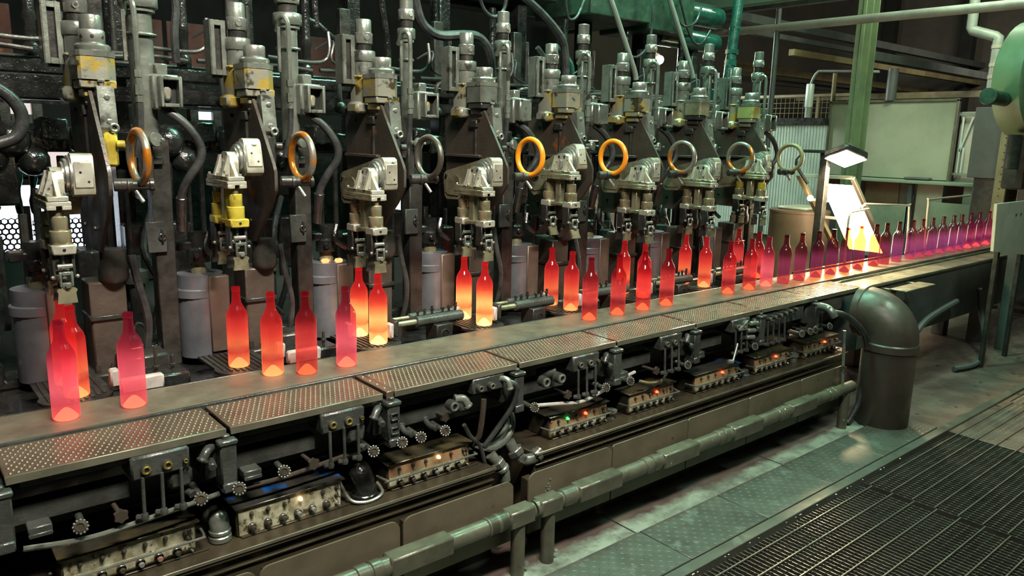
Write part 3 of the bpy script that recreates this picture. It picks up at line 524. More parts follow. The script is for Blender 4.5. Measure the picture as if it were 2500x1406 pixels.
WORD = {'takeout': 'takeout arm with twin bottle tongs and tall dark side plate', 'cushion': 'capped gray cushion cylinder with yellow foot and slotted bracket', 'column': 'gray pipe column on a dark square post'}
protos = dict(takeout=build_takeout(), cushion=build_cushion(), column=build_column(), wheel=build_wheel(), pedestal=build_pedestal(), mold=build_mold(), pusher=build_pusher(), dead=build_deadplate())
ARM = [2, 12, 0, 0, 12, 0, 0, 7]      # how far each arm is raised, degrees
WHEEL = [('orangeworn', 'steel handwheel with chipped orange paint, first from the left'), ('orangeworn', 'steel handwheel with chipped orange bottom, second from the left'), ('wheelsteel', 'bare steel handwheel, the only one without orange paint'),
         ('orange', 'bright orange handwheel, nearer of the two fully orange ones'), ('orange', 'bright orange handwheel, farther of the two fully orange ones'), ('orangeworn', 'worn steel and orange handwheel just beyond the two bright orange ones'),
         ('orangeworn', 'worn dark handwheel in front of the seventh takeout arm'), ('ochre', 'dull brown handwheel seen against the corrugated sheet wall')]
TNOTE = ['gripping a pair of glowing bottles', 'with bright yellow painted tong cylinders', 'gripping two white-hot bottles', 'just above two orange bottles', 'with both jaws hanging open and the arm raised', 'above two red bottles, orange stain on its plate', 'above two bottles near the far end', 'smallest and farthest, with yellow-stained cylinders']
secs = []
for k in range(8):
    d = {}
    for n, p in protos.items():
        if n == 'pusher' and (k in (0, 1, 7)): continue
        d[n] = p if k == 0 else copy_tree(p, (PITCH * k, 0, 0))
    if k == 7:
        for o_ in list(kids(protos['pusher'])):
            for g_ in list(kids(o_)): bpy.data.objects.remove(g_)
            bpy.data.objects.remove(o_)
        bpy.data.objects.remove(protos['pusher'])
    secs.append(d)
for k, d in enumerate(secs):
    o = ORD[k]; el = ' from the left' if k < 7 else ' and farthest from the left'
    t = d['takeout']; t['label'] = '%s takeout arm from the left, %s' % (o, TNOTE[k]); t['group'] = 'takeout arms along the forming machine'
    ang = math.radians(ARM[k]); base_ = Vector((.47, 2.95, 1.20)); piv = Vector((.52, 3.085, 1.365)) - base_
    rot = Matrix.Translation(piv) @ Matrix.Rotation(-ang, 4, 'X') @ Matrix.Translation(-piv)
    nose = Vector((.445, 2.782, 1.43)) - base_; dlt = (rot @ nose) - nose
    for c in kids(t):
        b = base(c.name)
        if b == 'arm': c.matrix_local = rot
        elif b in ('bearing_block', 'platform', 'spine', 'tong_cylinder', 'tong_frame'): c.location = dlt
        if k in (4,) and b == 'tong_frame':
            for g in kids(c):
                if base(g.name) == 'jaw':
                    yv = sum(v.co.y for v in g.data.vertices) / len(g.data.vertices); zz = 1.09 - 1.20; s = -1 if yv < (c.location.y + sum(v.co.y for v in c.data.vertices) / len(c.data.vertices)) else 1
                    pv = Vector((0, yv, zz)); g.matrix_local = Matrix.Translation(pv) @ Matrix.Rotation(s * .42, 4, 'X') @ Matrix.Translation(-pv)
        if k in (1,) and b in ('tong_cylinder', 'spine'):
            remat(c, 'yellow')
            for g in kids(c):
                if base(g.name) in ('barrel', 'block', 'lower_bridge'): remat(g, 'yellow')
        if k == 7 and b == 'tong_cylinder': remat(c, 'yellow')
        if b == 'rocker' and k:
            for g in kids(c):
                if base(g.name) == 'clamp': remat(g, 'dark')
        if b == 'drive_casting':
            if k == 3:
                remat(c, 'gray')
            if k in (0, 3, 6):
                for g in kids(c):
                    if base(g.name) == 'skirt' and k != 0: remat(g, 'dark')
            if k == 6: remat(c, 'brass_steel')
            if k == 7: remat(c, 'yellowgreen')
    d['cushion']['label'] = '%s capped gray cushion cylinder%s, on a yellow-stained foot' % (o, el); d['cushion']['group'] = 'cushion cylinders'
    c = d['column']; c['group'] = 'pipe columns'
    openf = k not in (3, 4)
    c['label'] = '%s gray pipe column%s, %s' % (o, el, 'its fitting box an open frame' if openf else 'its fitting box closed by a screwed cover')
    for ch in kids(c):
        if (base(ch.name) == 'closed_cover' and openf) or (base(ch.name) == 'open_frame' and not openf):
            for g in kids(ch): bpy.data.objects.remove(g)
            bpy.data.objects.remove(ch)
    if k < 2:
        for ch in kids(c):
            if base(ch.name) in ('pipe', 'ring', 'collar', 'neck', 'head'): ch.scale = ((1.6, 1.6, 1), (1.38, 1.38, 1))[k]
    wt, wl = WHEEL[k]; d['wheel']['label'] = wl; d['wheel']['group'] = 'handwheels'
    for ch in kids(d['wheel']):
        if base(ch.name) == 'rim': remat(ch, wt)
    d['pedestal']['label'] = '%s dark brown machine pedestal%s, behind the belt' % (o, el); d['pedestal']['group'] = 'machine pedestals'
    d['mold']['label'] = '%s gray blow mold can%s, seamed down the middle' % (o, el); d['mold']['group'] = 'blow molds'
    if 'pusher' in d: d['pusher']['label'] = '%s twin pusher cylinder from the left, on a dark block behind the belt' % ORD[k - 2]; d['pusher']['group'] = 'pusher cylinders'
    d['dead']['label'] = '%s slotted dark dead plate%s, between mold and belt' % (o, el); d['dead']['group'] = 'dead plates'
for k in (0, 1):
    X = PITCH * k + (.0 if k == 0 else .02)
    t = thing('sweep_block', 'dark studded sweep block with pale pads beside the %s dead plate' % ORD[k], 'sweep block', (X + .68, 2.75, .70))
    MB().box(X + .60, X + .80, 2.70, 2.82, .70, .765, .008).build('block', 'grime', t)
    MB().box(X + .62, X + .78, 2.86, 2.98, .66, .80, .01).build('rear_block', 'dark', t)
    MB().box(X + .565, X + .70, 2.655, 2.685, .735, .785, .006).build('pusher_pad', 'pad', t)
    MB().box(X + .545, X + .575, 2.70, 2.74, .75, .81, .006).build('pusher_pad', 'pad', t)
    for x, h in ((.66, .07), (.70, .10), (.755, .06)): MB().cyl((X + x, 2.75, .76), (X + x, 2.75, .76 + h), .006, n=8).hexbolt((X + x, 2.75, .78), (0, 0, 1), .011, .01).build('stud', 'dark', t)
for i, (gx, gy) in enumerate([(.395, 3.08), (.45, 3.06)]):
    tag(MB().box(gx + 2 * PITCH - .017, gx + 2 * PITCH + .017, gy - .012, gy + .012, 1.0351, 1.053, .006).build('hot_glass_gob', 'gob'), ['glowing orange glass gob on top of the third mold, farther left', 'glowing orange glass gob on top of the third mold, nearer right'][i], 'glass gob', 'hot gobs on the third mold')

# ------------------------------------------------------------------ bottles
def lathe_open(prof, n=28): return MB().lathe((0, 0, 0), (0, 0, 1), prof, n, False)
BP = [(.030, .0), (.0355, .002), (.0375, .006), (.0378, .02), (.0378, .185), (.0370, .196), (.0340, .208), (.0285, .219), (.0225, .229), (.0180, .238), (.0158, .250), (.0145, .270), (.0138, .286)]
LIP = [(.0138, .284), (.0152, .285), (.0156, .288), (.0152, .291), (.0150, .292), (.0150, .298), (.0142, .300), (.0095, .300), (.0092, .284)]
PUNT = [(.0305, .0005), (.0325, .004), (.0290, .009), (.0215, .018), (.0130, .027), (.0070, .0315), (.0005, .0335)]
bproto = {}
def bottle(kind, x, y, z, label, rz=0.0):
    if kind not in bproto:
        b = lathe_open(BP).build('wine_bottle', GL[kind][0], None, origin=(0, 0, 0), sharp=60)
        lathe_open(LIP).build('lip', GL[kind][0], b, sharp=60); lathe_open(PUNT).build('punt', GL[kind][1], b, sharp=80)
        bproto[kind] = b; o = b
    else: o = copy_tree(bproto[kind], (0, 0, 0))
    o.location = (x, y, z); o.rotation_euler = (0, 0, rz)
    tag(o, label, 'bottle', 'hot glass bottles'); return o
BX = [0.38, 0.563, 1.04, 1.150, 1.309, 2.603, 2.798, 2.994, 3.176, 3.733, 3.941, 4.124, 4.327, 4.511, 4.721, 4.908, 5.099, 5.297, 5.522, 5.691, 5.894, 6.125, 6.31, 6.489, 6.696, 6.904, 7.077, 7.283, 7.48, 7.702, 7.936]
BK = ['pink', 'pink', 'hot', 'red', 'pink', 'red', 'red', 'red', 'red', 'red', 'red', 'pink', 'plum', 'plum', 'plum', 'plum', 'plum', 'plum', 'plum', 'plum', 'purple', 'purple', 'purple', 'purple', 'purple', 'purple', 'purple', 'magenta', 'magenta', 'magenta', 'magenta']
BL = ['pinkish glowing bottle on the belt, leftmost of all', 'pinkish glowing bottle on the belt beside the first pedestal, second from the left', 'orange-hot bottle on the belt, just right of the standing bottle by the gray mold', 'red bottle on the belt in front of the square post of the second section', 'pinkish bottle on the belt overlapping the pair held by the third arm']
n = 0
for i, x in enumerate(BX):
    y = 2.50 if i != 2 else 2.555
    if i < 5: l = BL[i]
    elif i < 9: l = ['red bottle on the belt right of the fourth pair, first of four', 'red bottle on the belt in front of the fifth arm, second of four', 'red bottle on the belt in front of the fifth arm, third of four', 'dim red bottle on the belt left of the sixth pusher, last of four'][i - 5]
    elif i < 12: l = ['red bottle on the belt in front of the last hot pair, its left', 'red bottle on the belt in front of the last hot pair, its middle', 'dull pink bottle on the belt in front of the last hot pair, its right'][i - 9]
    elif i < 20: l = '%s dark plum bottle, counted from the red ones towards the floodlit board' % ORD[i - 12]
    elif i < 27: l = '%s purple bottle on the belt beyond the glowing floodlit board' % ORD[i - 20]
    else: l = '%s magenta bottle at the far end of the belt, next to the white board' % ORD[i - 27]
    bottle(BK[i], x + R_.uniform(-.006, .006), y, .7455, l, R_.uniform(0, 6))
DP = [(0, 2.71, 'hot', 'pink-orange glowing bottle held by the first arm, the nearer one'), (0, 2.87, 'hot', 'pink-orange glowing bottle held by the first arm, the farther one'), (1, 2.73, 'hot', 'glowing bottle standing alone on the second dead plate'),
      (2, 2.71, 'hottest', 'white-hot bottle held by the third arm, the nearer one'), (2, 2.87, 'hottest', 'white-hot bottle held by the third arm, the farther one'), (3, 2.71, 'hottest', 'orange-white bottle under the fourth arm, the nearer one'), (3, 2.87, 'hottest', 'orange-white bottle under the fourth arm, the farther one'),
      (4, 2.71, 'hot', 'red-orange bottle on the fifth dead plate, the nearer one'), (4, 2.86, 'hot', 'red-orange bottle on the fifth dead plate, the farther one'), (5, 2.71, 'hot', 'red-orange bottle under the sixth arm, the nearer one'), (5, 2.86, 'hot', 'red-orange bottle under the sixth arm, the farther one'),
      (6, 2.71, 'hot', 'orange bottle under the seventh arm, the nearer one'), (6, 2.86, 'hot', 'orange bottle under the seventh arm, the farther one'), (7, 2.71, 'red', 'red bottle under the eighth arm, the nearer one'), (7, 2.86, 'red', 'red bottle under the eighth arm, the farther one')]
for k, y, kind, l in DP: bottle(kind, .445 + PITCH * k + (-.02 if k == 1 else 0), y, .7425, l, R_.uniform(0, 6))

# ------------------------------------------------------------------ conveyor
belt = thing('conveyor_belt', 'long brown steel conveyor belt carrying the row of bottles', 'conveyor', (4.0, 2.50, .70))
MB().box(-1, 10.5, 2.385, 2.625, .730, .7445, .003).build('belt_surface', 'belt', belt)
MB().box(-1, 10.5, 2.362, 2.372, .70, .752, .002).box(-1, 10.5, 2.372, 2.384, .742, .749, .002).build('front_guide', 'manifold', belt)
MB().box(-1, 4.7, 2.628, 2.638, .69, .7445, .002).box(4.7, 10.5, 2.64, 2.66, .69, .755, .002).build('rear_guide', 'dark', belt)
MB().box(-1, 4.75, 2.33, 2.362, .50, .735, .004).build('side_beam', 'dark', belt)
fc = thing('outfeed_conveyor_frame', 'dark boxed conveyor frame running on beyond the fat elbow duct', 'conveyor frame', (7.2, 2.3, 0.0))
MB().box(4.752, 10.5, 2.20, 2.60, .30, .700, .006).build('side_sheet', 'slate', fc)
MB().box(4.752, 10.5, 2.19, 2.34, .700, .722, .004).box(4.752, 10.5, 2.345, 2.36, .70, .735, .003).build('top_rail', 'edge', fc)
for x in (5.4, 7.0, 8.6):
    for y in (2.22, 2.5): MB().box(x, x + .1, y, y + .1, -.004, .30, .004).build('leg', 'slate', fc)
MB().box(4.98, 5.42, 2.02, 2.13, .685, .697, .003).box(5.0, 5.02, 2.10, 2.20, .66, .69, .002).box(5.38, 5.4, 2.10, 2.20, .66, .69, .002).build('side_shelf', 'edge', fc)
# raised-nub walk plates in front of the belt
for k in range(-1, 8):
    x0, x1 = .178 + PITCH * k, .178 + PITCH * (k + 1) - (.012 if k != 1 else .046)
    p = thing('walk_plate', ('%s nubbed brown steel walk plate along the belt, counted from the left' % ORD[k + 1]) if k >= 0 else 'sliver of nubbed walk plate cut off by the left picture edge', 'walk plate', ((x0 + x1) / 2, 2.25, .735), 'walk plates along the belt')
    MB().box(x0, x1, 2.145, 2.360, .733, .745, .002).build('sheet', 'tread', p)
    MB().box(x0, x1, 2.141, 2.146, .722, .7452, .0015).build('bright_edge', 'edge', p)
    b = MB(); st = .0175
    nx = int((x1 - x0 - .02) / st); ny = 11
    for i in range(nx):
        for j in range(ny):
            cx, cy = x0 + .014 + st * i + (st / 2 if j % 2 else 0), 2.160 + .0182 * j
            if cx > x1 - .008: continue
            r = .0047; q = [(cx + r * f * math.cos(a * math.pi / 3), cy + r * f * math.sin(a * math.pi / 3), z_) for f, z_ in ((1, .7449), (.7, .7472)) for a in range(6)] + [(cx, cy, .7482)]
            b.add(q, [(a, (a + 1) % 6, 6 + (a + 1) % 6, 6 + a) for a in range(6)] + [(6 + a, 6 + (a + 1) % 6, 12) for a in range(6)])
    b.build('nubs', 'nub', p, sharp=80)['kind'] = 'stuff'
    MB().box(x0 + .03, x1 - .03, 2.16, 2.19, .70, .733, .002).box(x0 + .03, x1 - .03, 2.30, 2.33, .70, .733, .002).build('stiffener', 'dark', p)
jp = thing('joint_plate', 'narrow riveted joint plate between the second and third walk plates', 'joint plate', (1.278, 2.25, .735))
MB().box(1.262, 1.290, 2.143, 2.362, .733, .7475, .002).box(1.262, 1.290, 2.141, 2.146, .70, .7475, .002).build('strip', 'tread', jp)
for y in (2.18, 2.23, 2.28, 2.33): MB().ball((1.276, y, .7475), .0055, 8, .6).build('rivet', 'steel', jp)
MB().ball((1.276, 2.139, .722), .006, 8).build('rivet', 'steel', jp)

# ------------------------------------------------------------------ valve manifolds under the walk plates
def knob(mb_t, x, z, y=2.10, r=.0195):
    d, u, v = axis_frame((-.30, -.88, .36)); c = Vector((x, y, z)); b0 = c - d * .026
    k = MB().lathe(b0, d, [(.007, 0), (.007, .010), (r * .80, .012), (r * .86, .026), (r * .74, .030), (r * .5, .031), (r * .46, .028)], 18).build('knob', 'btn', mb_t)
    b = MB()
    for i in range(12):
        a = 2 * math.pi * i / 12; b.ball(c + u * (r * .88 * math.cos(a)) + v * (r * .88 * math.sin(a)), r * .19, 6)
    b.build('knurls', 'steel', k)
    MB().cyl(b0 + d * .004, (x + .012, y + .12, z - .005), .010).build('stem', 'manifold', mb_t)
def star(mb_t, x, z, y=2.115):
    p = [(x + (.020 if i % 2 else .0155) * math.cos(math.pi * i / 6), z + (.020 if i % 2 else .0155) * math.sin(math.pi * i / 6)) for i in range(12)]
    MB().prism(p, 'y', y, y + .012).cyl((x, y + .01, z), (x, y + .1, z), .007).build('star_knob', 'darkbrown', mb_t)
def brass(mb_t, x, z, r=.0115, m='brass', y=2.108):
    f = MB().lathe((x, y + .045, z), (0, -1, 0), [(r * 1.25, 0), (r * 1.25, .03)], 14).build('fitting_body', 'manifold', mb_t)
    MB().ring((x, y + .012, z), (0, 1, 0), r * .82, r * .3, 16, 6).build('brass_ring' if m == 'brass' else 'port_ring', m, f)
    MB().cyl((x, y + .016, z), (x, y + .013, z), r * .6).build('bore', 'hole', f)
def rod(mb_t, x, z0=.665, z1=.548, y=2.118):
    MB().cyl((x, y + .01, z0), (x - .004, y, z1 + .012), .0052, n=8).zcyl(x - .004, y, [(.010, z1 - .004), (.012, z1 + .004), (.009, z1 + .014)], 10).cyl((x - .004, y, z1 + .004), (x - .024, y + .01, z1 + .004), .009, n=8).build('drop_rod', 'manifold', mb_t)
def elbow(mb_t, pts, r, m='manifold'):
    e = MB().tube(pts, r, 12, 5)
    a, b_ = Vector(pts[0]), Vector(pts[1]); e.cyl(a, a + (b_ - a).normalized() * r * .7, r * 1.22, n=12)
    a, b_ = Vector(pts[-1]), Vector(pts[-2]); e.cyl(a, a + (b_ - a).normalized() * r * .7, r * 1.22, n=12)
    return e.build('elbow', m, mb_t)
MAN = ['two brass fittings, first from the left', 'two brass fittings, second from the left', 'three knurled knobs, left of the trough gap', 'two round ports, first right of the gap',
       'a bare bar and a yellow-stained hose, second right of the gap', 'steel lever and blue-gray cylinders, third right of the gap', 'a row of small fittings, last but one at the right', 'short end block under the last walk plate']
for k in range(8):
    X = PITCH * k
    t = thing('valve_manifold', 'dark valve manifold with ' + MAN[k], 'manifold', (X + .4, 2.2, .53), 'valve manifolds under the walk plates')
    br = MB().box(X + .138, X + .186, 2.118, 2.33, .575, .713, .005).box(X + .140, X + .184, 2.112, 2.20, .555, .585, .004).build('bracket_post', 'manifold', t)
    MB().box(X + .134, X + .190, 2.114, 2.17, .700, .716, .004).cyl((X + .162, 2.14, .714), (X + .162, 2.14, .728), .012).build('cap_block', 'manifold', br)
    MB().box(X + .105, X + .142, 2.16, 2.30, .59, .70, .006).build('rear_bracket', 'manifold', t)
    if k == 2:   # raised casting strokes on this one post
        m = MB()
        for z in (.60, .622, .650, .672): m.box(X + .146, X + .178, 2.112, 2.118, z, z + .005, .001)
        for x, z in ((.146, .60), (.173, .622), (.146, .650), (.173, .650)): m.box(X + x, X + x + .005, 2.112, 2.118, z, z + .026, .001)
        m.build('raised_casting_mark', 'manifold', br)
    if k < 7: MB().box(X + .188, X + (.60 if k == 2 else .47), 2.195, 2.245, .583, .638, .004).build('square_bar', 'manifold', t)
    MB().box(X + .2, X + .62, 2.30, 2.33, .64, .733, .003).build('back_strip', 'darkbrown', t)
    if k == 2:
        for x in (.181, .257, .359): 
            knob(t, X + x, .572); elbow(t, [(X + x - .02, 2.2, .59), (X + x - .022, 2.17, .575), (X + x - .01, 2.14, .572)], .011)
        brass(t, X + .414, .643, .017, 'gray'); elbow(t, [(X + .44, 2.16, .655), (X + .475, 2.15, .652), (X + .492, 2.14, .62)], .015, 'gray')
        for x in (.534, .588): brass(t, X + x, .686, .011, 'edge')
        MB().box(X + .51, X + .66, 2.14, 2.22, .66, .72, .005).build('fitting_block', 'manifold', t)
        elbow(t, [(X + .645, 2.15, .70), (X + .66, 2.12, .695), (X + .665, 2.11, .66)], .012, 'gray')
        star(t, X + .39, .603, 2.14)
    elif k < 6:
        if k != 2 and k != 3: MB().box(X + .215, X + .27, 2.15, 2.20, .565, .590, .003).box(X + .215, X + .27, 2.148, 2.16, .560, .572, .002).build('small_block', 'manifold', t)
        MB().box(X + .46, X + .615, 2.13, 2.24, .655, .722, .006).build('fitting_block', 'manifold', t)
        MB().box(X + .555, X + .625, 2.14, 2.21, .595, .655, .012).build('valve_body', 'manifold', t)
        for i, x in enumerate((.497, .553, .601)): brass(t, X + x, .684, .0115 if i < 2 else .006, 'brass' if k < 2 or i == 2 else 'edge')
        for x in (.487, .537, .588): rod(t, X + x)
        elbow(t, [(X + .69, 2.17, .690), (X + .665, 2.14, .690), (X + .645, 2.13, .665)], .014)
        MB().cyl((X + .675, 2.15, .655), (X + .67, 2.11, .648), .013, n=8).build('plug', 'manifold', t)
        knob(t, X + .629, .568); elbow(t, [(X + .61, 2.19, .61), (X + .605, 2.17, .58), (X + .62, 2.14, .570)], .010)
        if k in (0, 1): knob(t, X + .328, .573, 2.12)
        if k in (0, 1, 3, 4): star(t, X + .425, .572)
        if k in (1, 3, 4): knob(t, X + (.181 if k == 1 else .225), .567)
        if k == 3:
            for x in (.304, .388): brass(t, X + x, .647, .018, 'gray')
            MB().cyl((X + .33, 2.2, .66), (X + .40, 2.18, .66), .024).build('valve_body', 'manifold', t)
        if k == 5:
            for z, x in ((.69, .62), (.655, .60), (.62, .595)): MB().cyl((X + x - .02, 2.12, z), (X + x + .035, 2.11, z - .004), .012).build('small_cylinder', 'gray', t)
            MB().prism([(X + .50, .665), (X + .575, .66), (X + .58, .71)], 'y', 2.12, 2.135).build('pointed_guard', 'gray', t)
            MB().cyl((X + .50, 2.12, .60), (X + .44, 2.10, .52), .006).cyl((X + .44, 2.10, .52), (X + .41, 2.11, .522), .012).build('lever', 'steel', t)
    else:
        for i in range(6 if k == 6 else 1):
            brass(t, X + .24 + .052 * i, .684 + .004 * i, .0085, 'edge')
            if i < 4: rod(t, X + .22 + .055 * i, .675)
        MB().box(X + .20, X + (.62 if k == 6 else .5), 2.15, 2.25, .63, .715, .006).build('fitting_block', 'manifold', t)
        for x in ((.53, .62) if k == 6 else (.12, .28)): knob(t, X + x, .566)
# control boxes on the troughs
CB = [(.28, .632, 'lid', 'panel', 'dark lid, half cut off at the bottom left corner'), (.75, 1.105, 'lidblue', 'panel', 'blue paint smears on its lid'), (1.28, 1.638, 'lid', 'panelrust', 'amber light, last on the near trough'), (2.05, 2.395, 'lid', 'panelrust', 'one green and one red light, first on the far trough'),
      (2.535, 2.86, 'lid', 'panelrust', 'one red light, second on the far trough'), (3.02, 3.40, 'lidblue', 'panelrust', 'dark blue end, third on the far trough'), (3.545, 3.88, 'lid', 'panelrust', 'one red light, fourth on the far trough'), (4.05, 4.43, 'lid', 'panelrust', 'one red light, farthest of all')]
ZB = .372
for k, (x0, x1, lid, pan, note) in enumerate(CB):
    t = thing('control_box', 'push-button control box with ' + note, 'control box', ((x0 + x1) / 2, 2.24, ZB), 'control boxes on the troughs')
    yf = 2.17
    MB().box(x0, x1, yf + .006, yf + .135, ZB, ZB + .093, .003).build('case', 'lid', t)
    pl = MB().box(x0 + .006, x1 - .006, yf, yf + .007, ZB + .003, ZB + .092, .001).build('face_panel', pan, t)
    MB().box(x0 - .006, x1 + .008, yf - .008, yf + .145, ZB + .093, ZB + .099, .002).build('lid', lid, t)
    L = x1 - x0
    if k != 1:
        MB().box(x0 + .007, x1 - .007, yf - .001, yf, ZB + .005, ZB + .043, .0005).build('lower_face', 'panel', pl)
        MB().tube([(x0 - .02, yf + .04, ZB + .047), (x0 - .01, yf - .012, ZB + .047), (x0 + .01, yf - .022, ZB + .047), (x1 - .02, yf - .022, ZB + .049), (x1 + .014, yf - .016, ZB + .049), (x1 + .02, yf + .03, ZB + .052)], .0042, 8, 4).build('wire_guard', 'gray', t)
    lit = {0: (), 1: ((3, 'lampwarm'),), 2: ((3, 'lampwarm'),), 3: ((1, 'lampgreen'), (3, 'lampred')), 4: ((3, 'lampred'),), 5: ((3, 'lampred'),), 6: ((3, 'lampred'),), 7: ((3, 'lampred'),)}[k]
    for i in range(6 if k != 1 else 5):
        x = x0 + L * (.13 + (.155 if k != 1 else .15) * i); z = ZB + (.072 if k != 1 else .070)
        lm = dict(lit).get(i)
        if k == 1 and i == 4: x = x0 + L * .80
        MB().lathe((x, yf, z), (0, -1, 0), [(.0065, 0), (.0065, .005), (.0052, .006), (.0048, .010), (.003, .013)], 10).build('indicator_light' if lm else 'small_button', lm or 'btn', t)
    for i in range(6):
        x = x0 + L * (.13 + .14 * i); z = ZB + (.022 if k != 1 else .026)
        r = .0125
        m = 'btnred' if (k == 0 and i == 4) else ('btngray' if i in (3, 4) else 'btn')
        kb = MB().lathe((x, yf, z), (0, -1, 0), [(r, 0), (r, .008), (r * .85, .010), (r * .62, .010), (r * .62, .020), (r * .5, .022)], 14).build('push_button', 'btn', t)
        MB().lathe((x, yf - .010, z), (0, -1, 0), [(r * .64, 0), (r * .64, .011), (r * .5, .0135)], 12).build('cap', m, kb)
    for z in (.018, .046, .074):
        MB().cyl((x1 - .022, yf, ZB + z), (x1 - .022, yf - .006, ZB + z), .007, n=8).cyl((x1 - .022, yf - .004, ZB + z), (x1 - .018, yf - .018, ZB + z - .004), .003, n=6).build('toggle_switch', 'steel' if z < .02 else 'btn', t)
    MB().box(x0 + .01, x1 + .03, yf - .012, yf + .0, ZB, ZB + .004, .001).build('drip_edge', 'cabinet', t)
# troughs, guards and pipe rail
for x0, x1, l in ((-.8, 1.70, 'long oily brown trough under the near control boxes'), (1.915, 4.42, 'long oily brown trough under the far control boxes')):
    t = thing('service_trough', l, 'trough', ((x0 + x1) / 2, 2.3, 0))
    MB().box(x0, x1, 2.105, 2.60, -.004, .350, .004).build('body', 'cabinet', t)
    MB().box(x0 - .004, x1 + .004, 2.092, 2.60, .350, .371, .004).build('top_sheet', 'cabinet', t)
    MB().box(x0 - .004, x1 + .004, 2.089, 2.094, .364, .376, .0015).build('front_lip', 'edge', t)
    MB().box(x0 - .002, x1 + .002, 2.097, 2.105, .318, .324, .001).build('seam_strip', 'cabinet', t)
GP = [(-.30, .225, 0), (.235, .742, 0), (.748, 1.225, 0), (1.238, 1.715, 1), (1.79, 2.249, 2), (2.256, 2.755, 0), (2.762, 3.245, 0), (3.252, 3.735, 0), (3.742, 4.20, 0)]
for i, (x0, x1, rnd) in enumerate(GP):
    n = 5; r = .035
    p = [(x0, .11), (x1, .11)]
    z1 = .352
    for cx, a0 in ((x1 - r, 0), (x0 + r, 90)):
        p += [(cx + r * math.cos(math.radians(a0 + 90 * j / n)), z1 - r + r * math.sin(math.radians(a0 + 90 * j / n))) for j in range(n + 1)]
    if i >= 5: p = [(x0, .11), (x1, .11), (x1, .352), (x0 + .01, .352), (x0, .345)]
    g = tag(MB().prism(p, 'y', 2.000, 2.007).build('guard_panel', 'olive', origin=(x0, 2.0, .11)), 'olive brown guard sheet, ' + ['cut off at the bottom left', 'leftmost whole one at the bottom edge', 'with rounded corners, left of the last near sheet', 'last near one before the gap', 'first far one past the gap, with weld spatter', 'second right of the gap', 'third right of the gap', 'fourth right of the gap', 'last one, beside the elbow duct'][i], 'guard panel', 'guard sheets')
    MB().box(x0 + .04, x0 + .08, 2.007, 2.092, .18, .30, .002).box(x1 - .08, x1 - .04, 2.007, 2.092, .18, .30, .002).build('bracket', 'cabinet', g)
    if i == 4:
        b = MB()
        for j in range(9): b.hexbolt((x0 + .10 + R_.uniform(-.014, .014), 2.0, .285 + R_.uniform(-.03, .03)), (0, -1, 0), .004, .003)
        b.build('weld_spatter', 'steel', g)
for x0, x1, posts, l in ((-.5, 1.765, (.05, 1.70), 'near olive pipe rail with square sleeves along the floor'), (1.775, 4.22, (1.850, 4.15), 'far olive pipe rail with square sleeves along the floor')):
    t = thing('pipe_rail', l, 'pipe rail', ((x0 + x1) / 2, 1.95, 0)); y, z, r = 1.95, .238, .0315
    MB().lathe((x0, y, z), (1, 0, 0), [(r * .7, .03), (r * .7, 0), (r, 0), (r, x1 - x0), (r * .7, x1 - x0), (r * .7, x1 - x0 - .03)], 20, True).build('pipe', 'rail', t)
    MB().cyl((x0 + .012, y, z), (x0 + .014, y, z), r * .7).build('open_bore', 'hole', t)
    xs = x0 + .012 if x0 > 0 else x0
    segs = [(.015, .125, 's'), (.135, .205, 'c')] if x0 > 0 else [(1.635, 1.755, 's'), (1.545, 1.63, 'c')]
    q = x0 + .215 if x0 > 0 else x0 + .1
    for a, b_, kd in segs:
        a, b_ = (x0 + a, x0 + b_) if x0 > 0 else (a + .505 - .5 , b_ + .505 - .5)
        (MB().box(a, b_, y - r * 1.02, y + r * 1.02, z - r * 1.02, z + r * 1.02, .006) if kd == 's' else MB().cyl((a, y, z), (b_, y, z), r * 1.14, n=20)).build('square_sleeve' if kd == 's' else 'coupling', 'rail', t)
    while q < x1 - (.3 if x0 > 0 else .35):
        MB().box(q, q + .245, y - r * 1.05, y + r * 1.05, z - r * 1.05, z + r * 1.05, .006).build('square_sleeve', 'rail', t)
        MB().cyl((q + .40, y, z), (q + .445, y, z), r * 1.14, n=20).cyl((q + .452, y, z), (q + .49, y, z), r * 1.14, n=20).build('coupling', 'rail', t)
        q += .515
    for px in posts:
        p = MB().zcyl(px, y, [(.027, 0), (.027, z - .02)], 20).build('post', 'rail', t)
        MB().cyl((px + .024, y - .012, .04), (px + .038, y - .02, .04), .008, n=6).build('set_bolt', 'steel', p)
# ------------------------------------------------------------------ floor plates, edge angle, grating
TX = [.676, 1.216, 1.755, 2.294, 2.83, 3.37, 3.91, 4.60]
for i in range(len(TX) - 1):
    x0, x1 = TX[i] + .002, TX[i + 1] - .002
    p = thing('floor_plate', 'dark checkered floor plate between trough and grating, ' + ORD[i] + ' from the bottom edge of the picture', 'floor plate', ((x0 + x1) / 2, 1.74, 0), 'checkered floor plates')
    MB().box(x0, x1, 1.601, 1.868, .0, .010, .002).build('sheet', 'treadfloor', p)
    b = MB(); st = .026
    for a in range(int((x1 - x0) / st)):
        for c in range(10):
            cx, cy = x0 + .014 + st * a, 1.614 + st * c; s_ = 1 if (a + c) % 2 else -1
            dx, dy = .0075, .0075 * s_
            nx_, ny_ = -dy * .3, dx * .3
            b.add([(cx - dx, cy - dy, .0099), (cx + nx_, cy + ny_, .0099), (cx + dx, cy + dy, .0099), (cx - nx_, cy - ny_, .0099), (cx, cy, .0112)], [(0, 1, 4), (1, 2, 4), (2, 3, 4), (3, 0, 4)])
    b.build('raised_pattern', 'treadfloor', p)['kind'] = 'stuff'
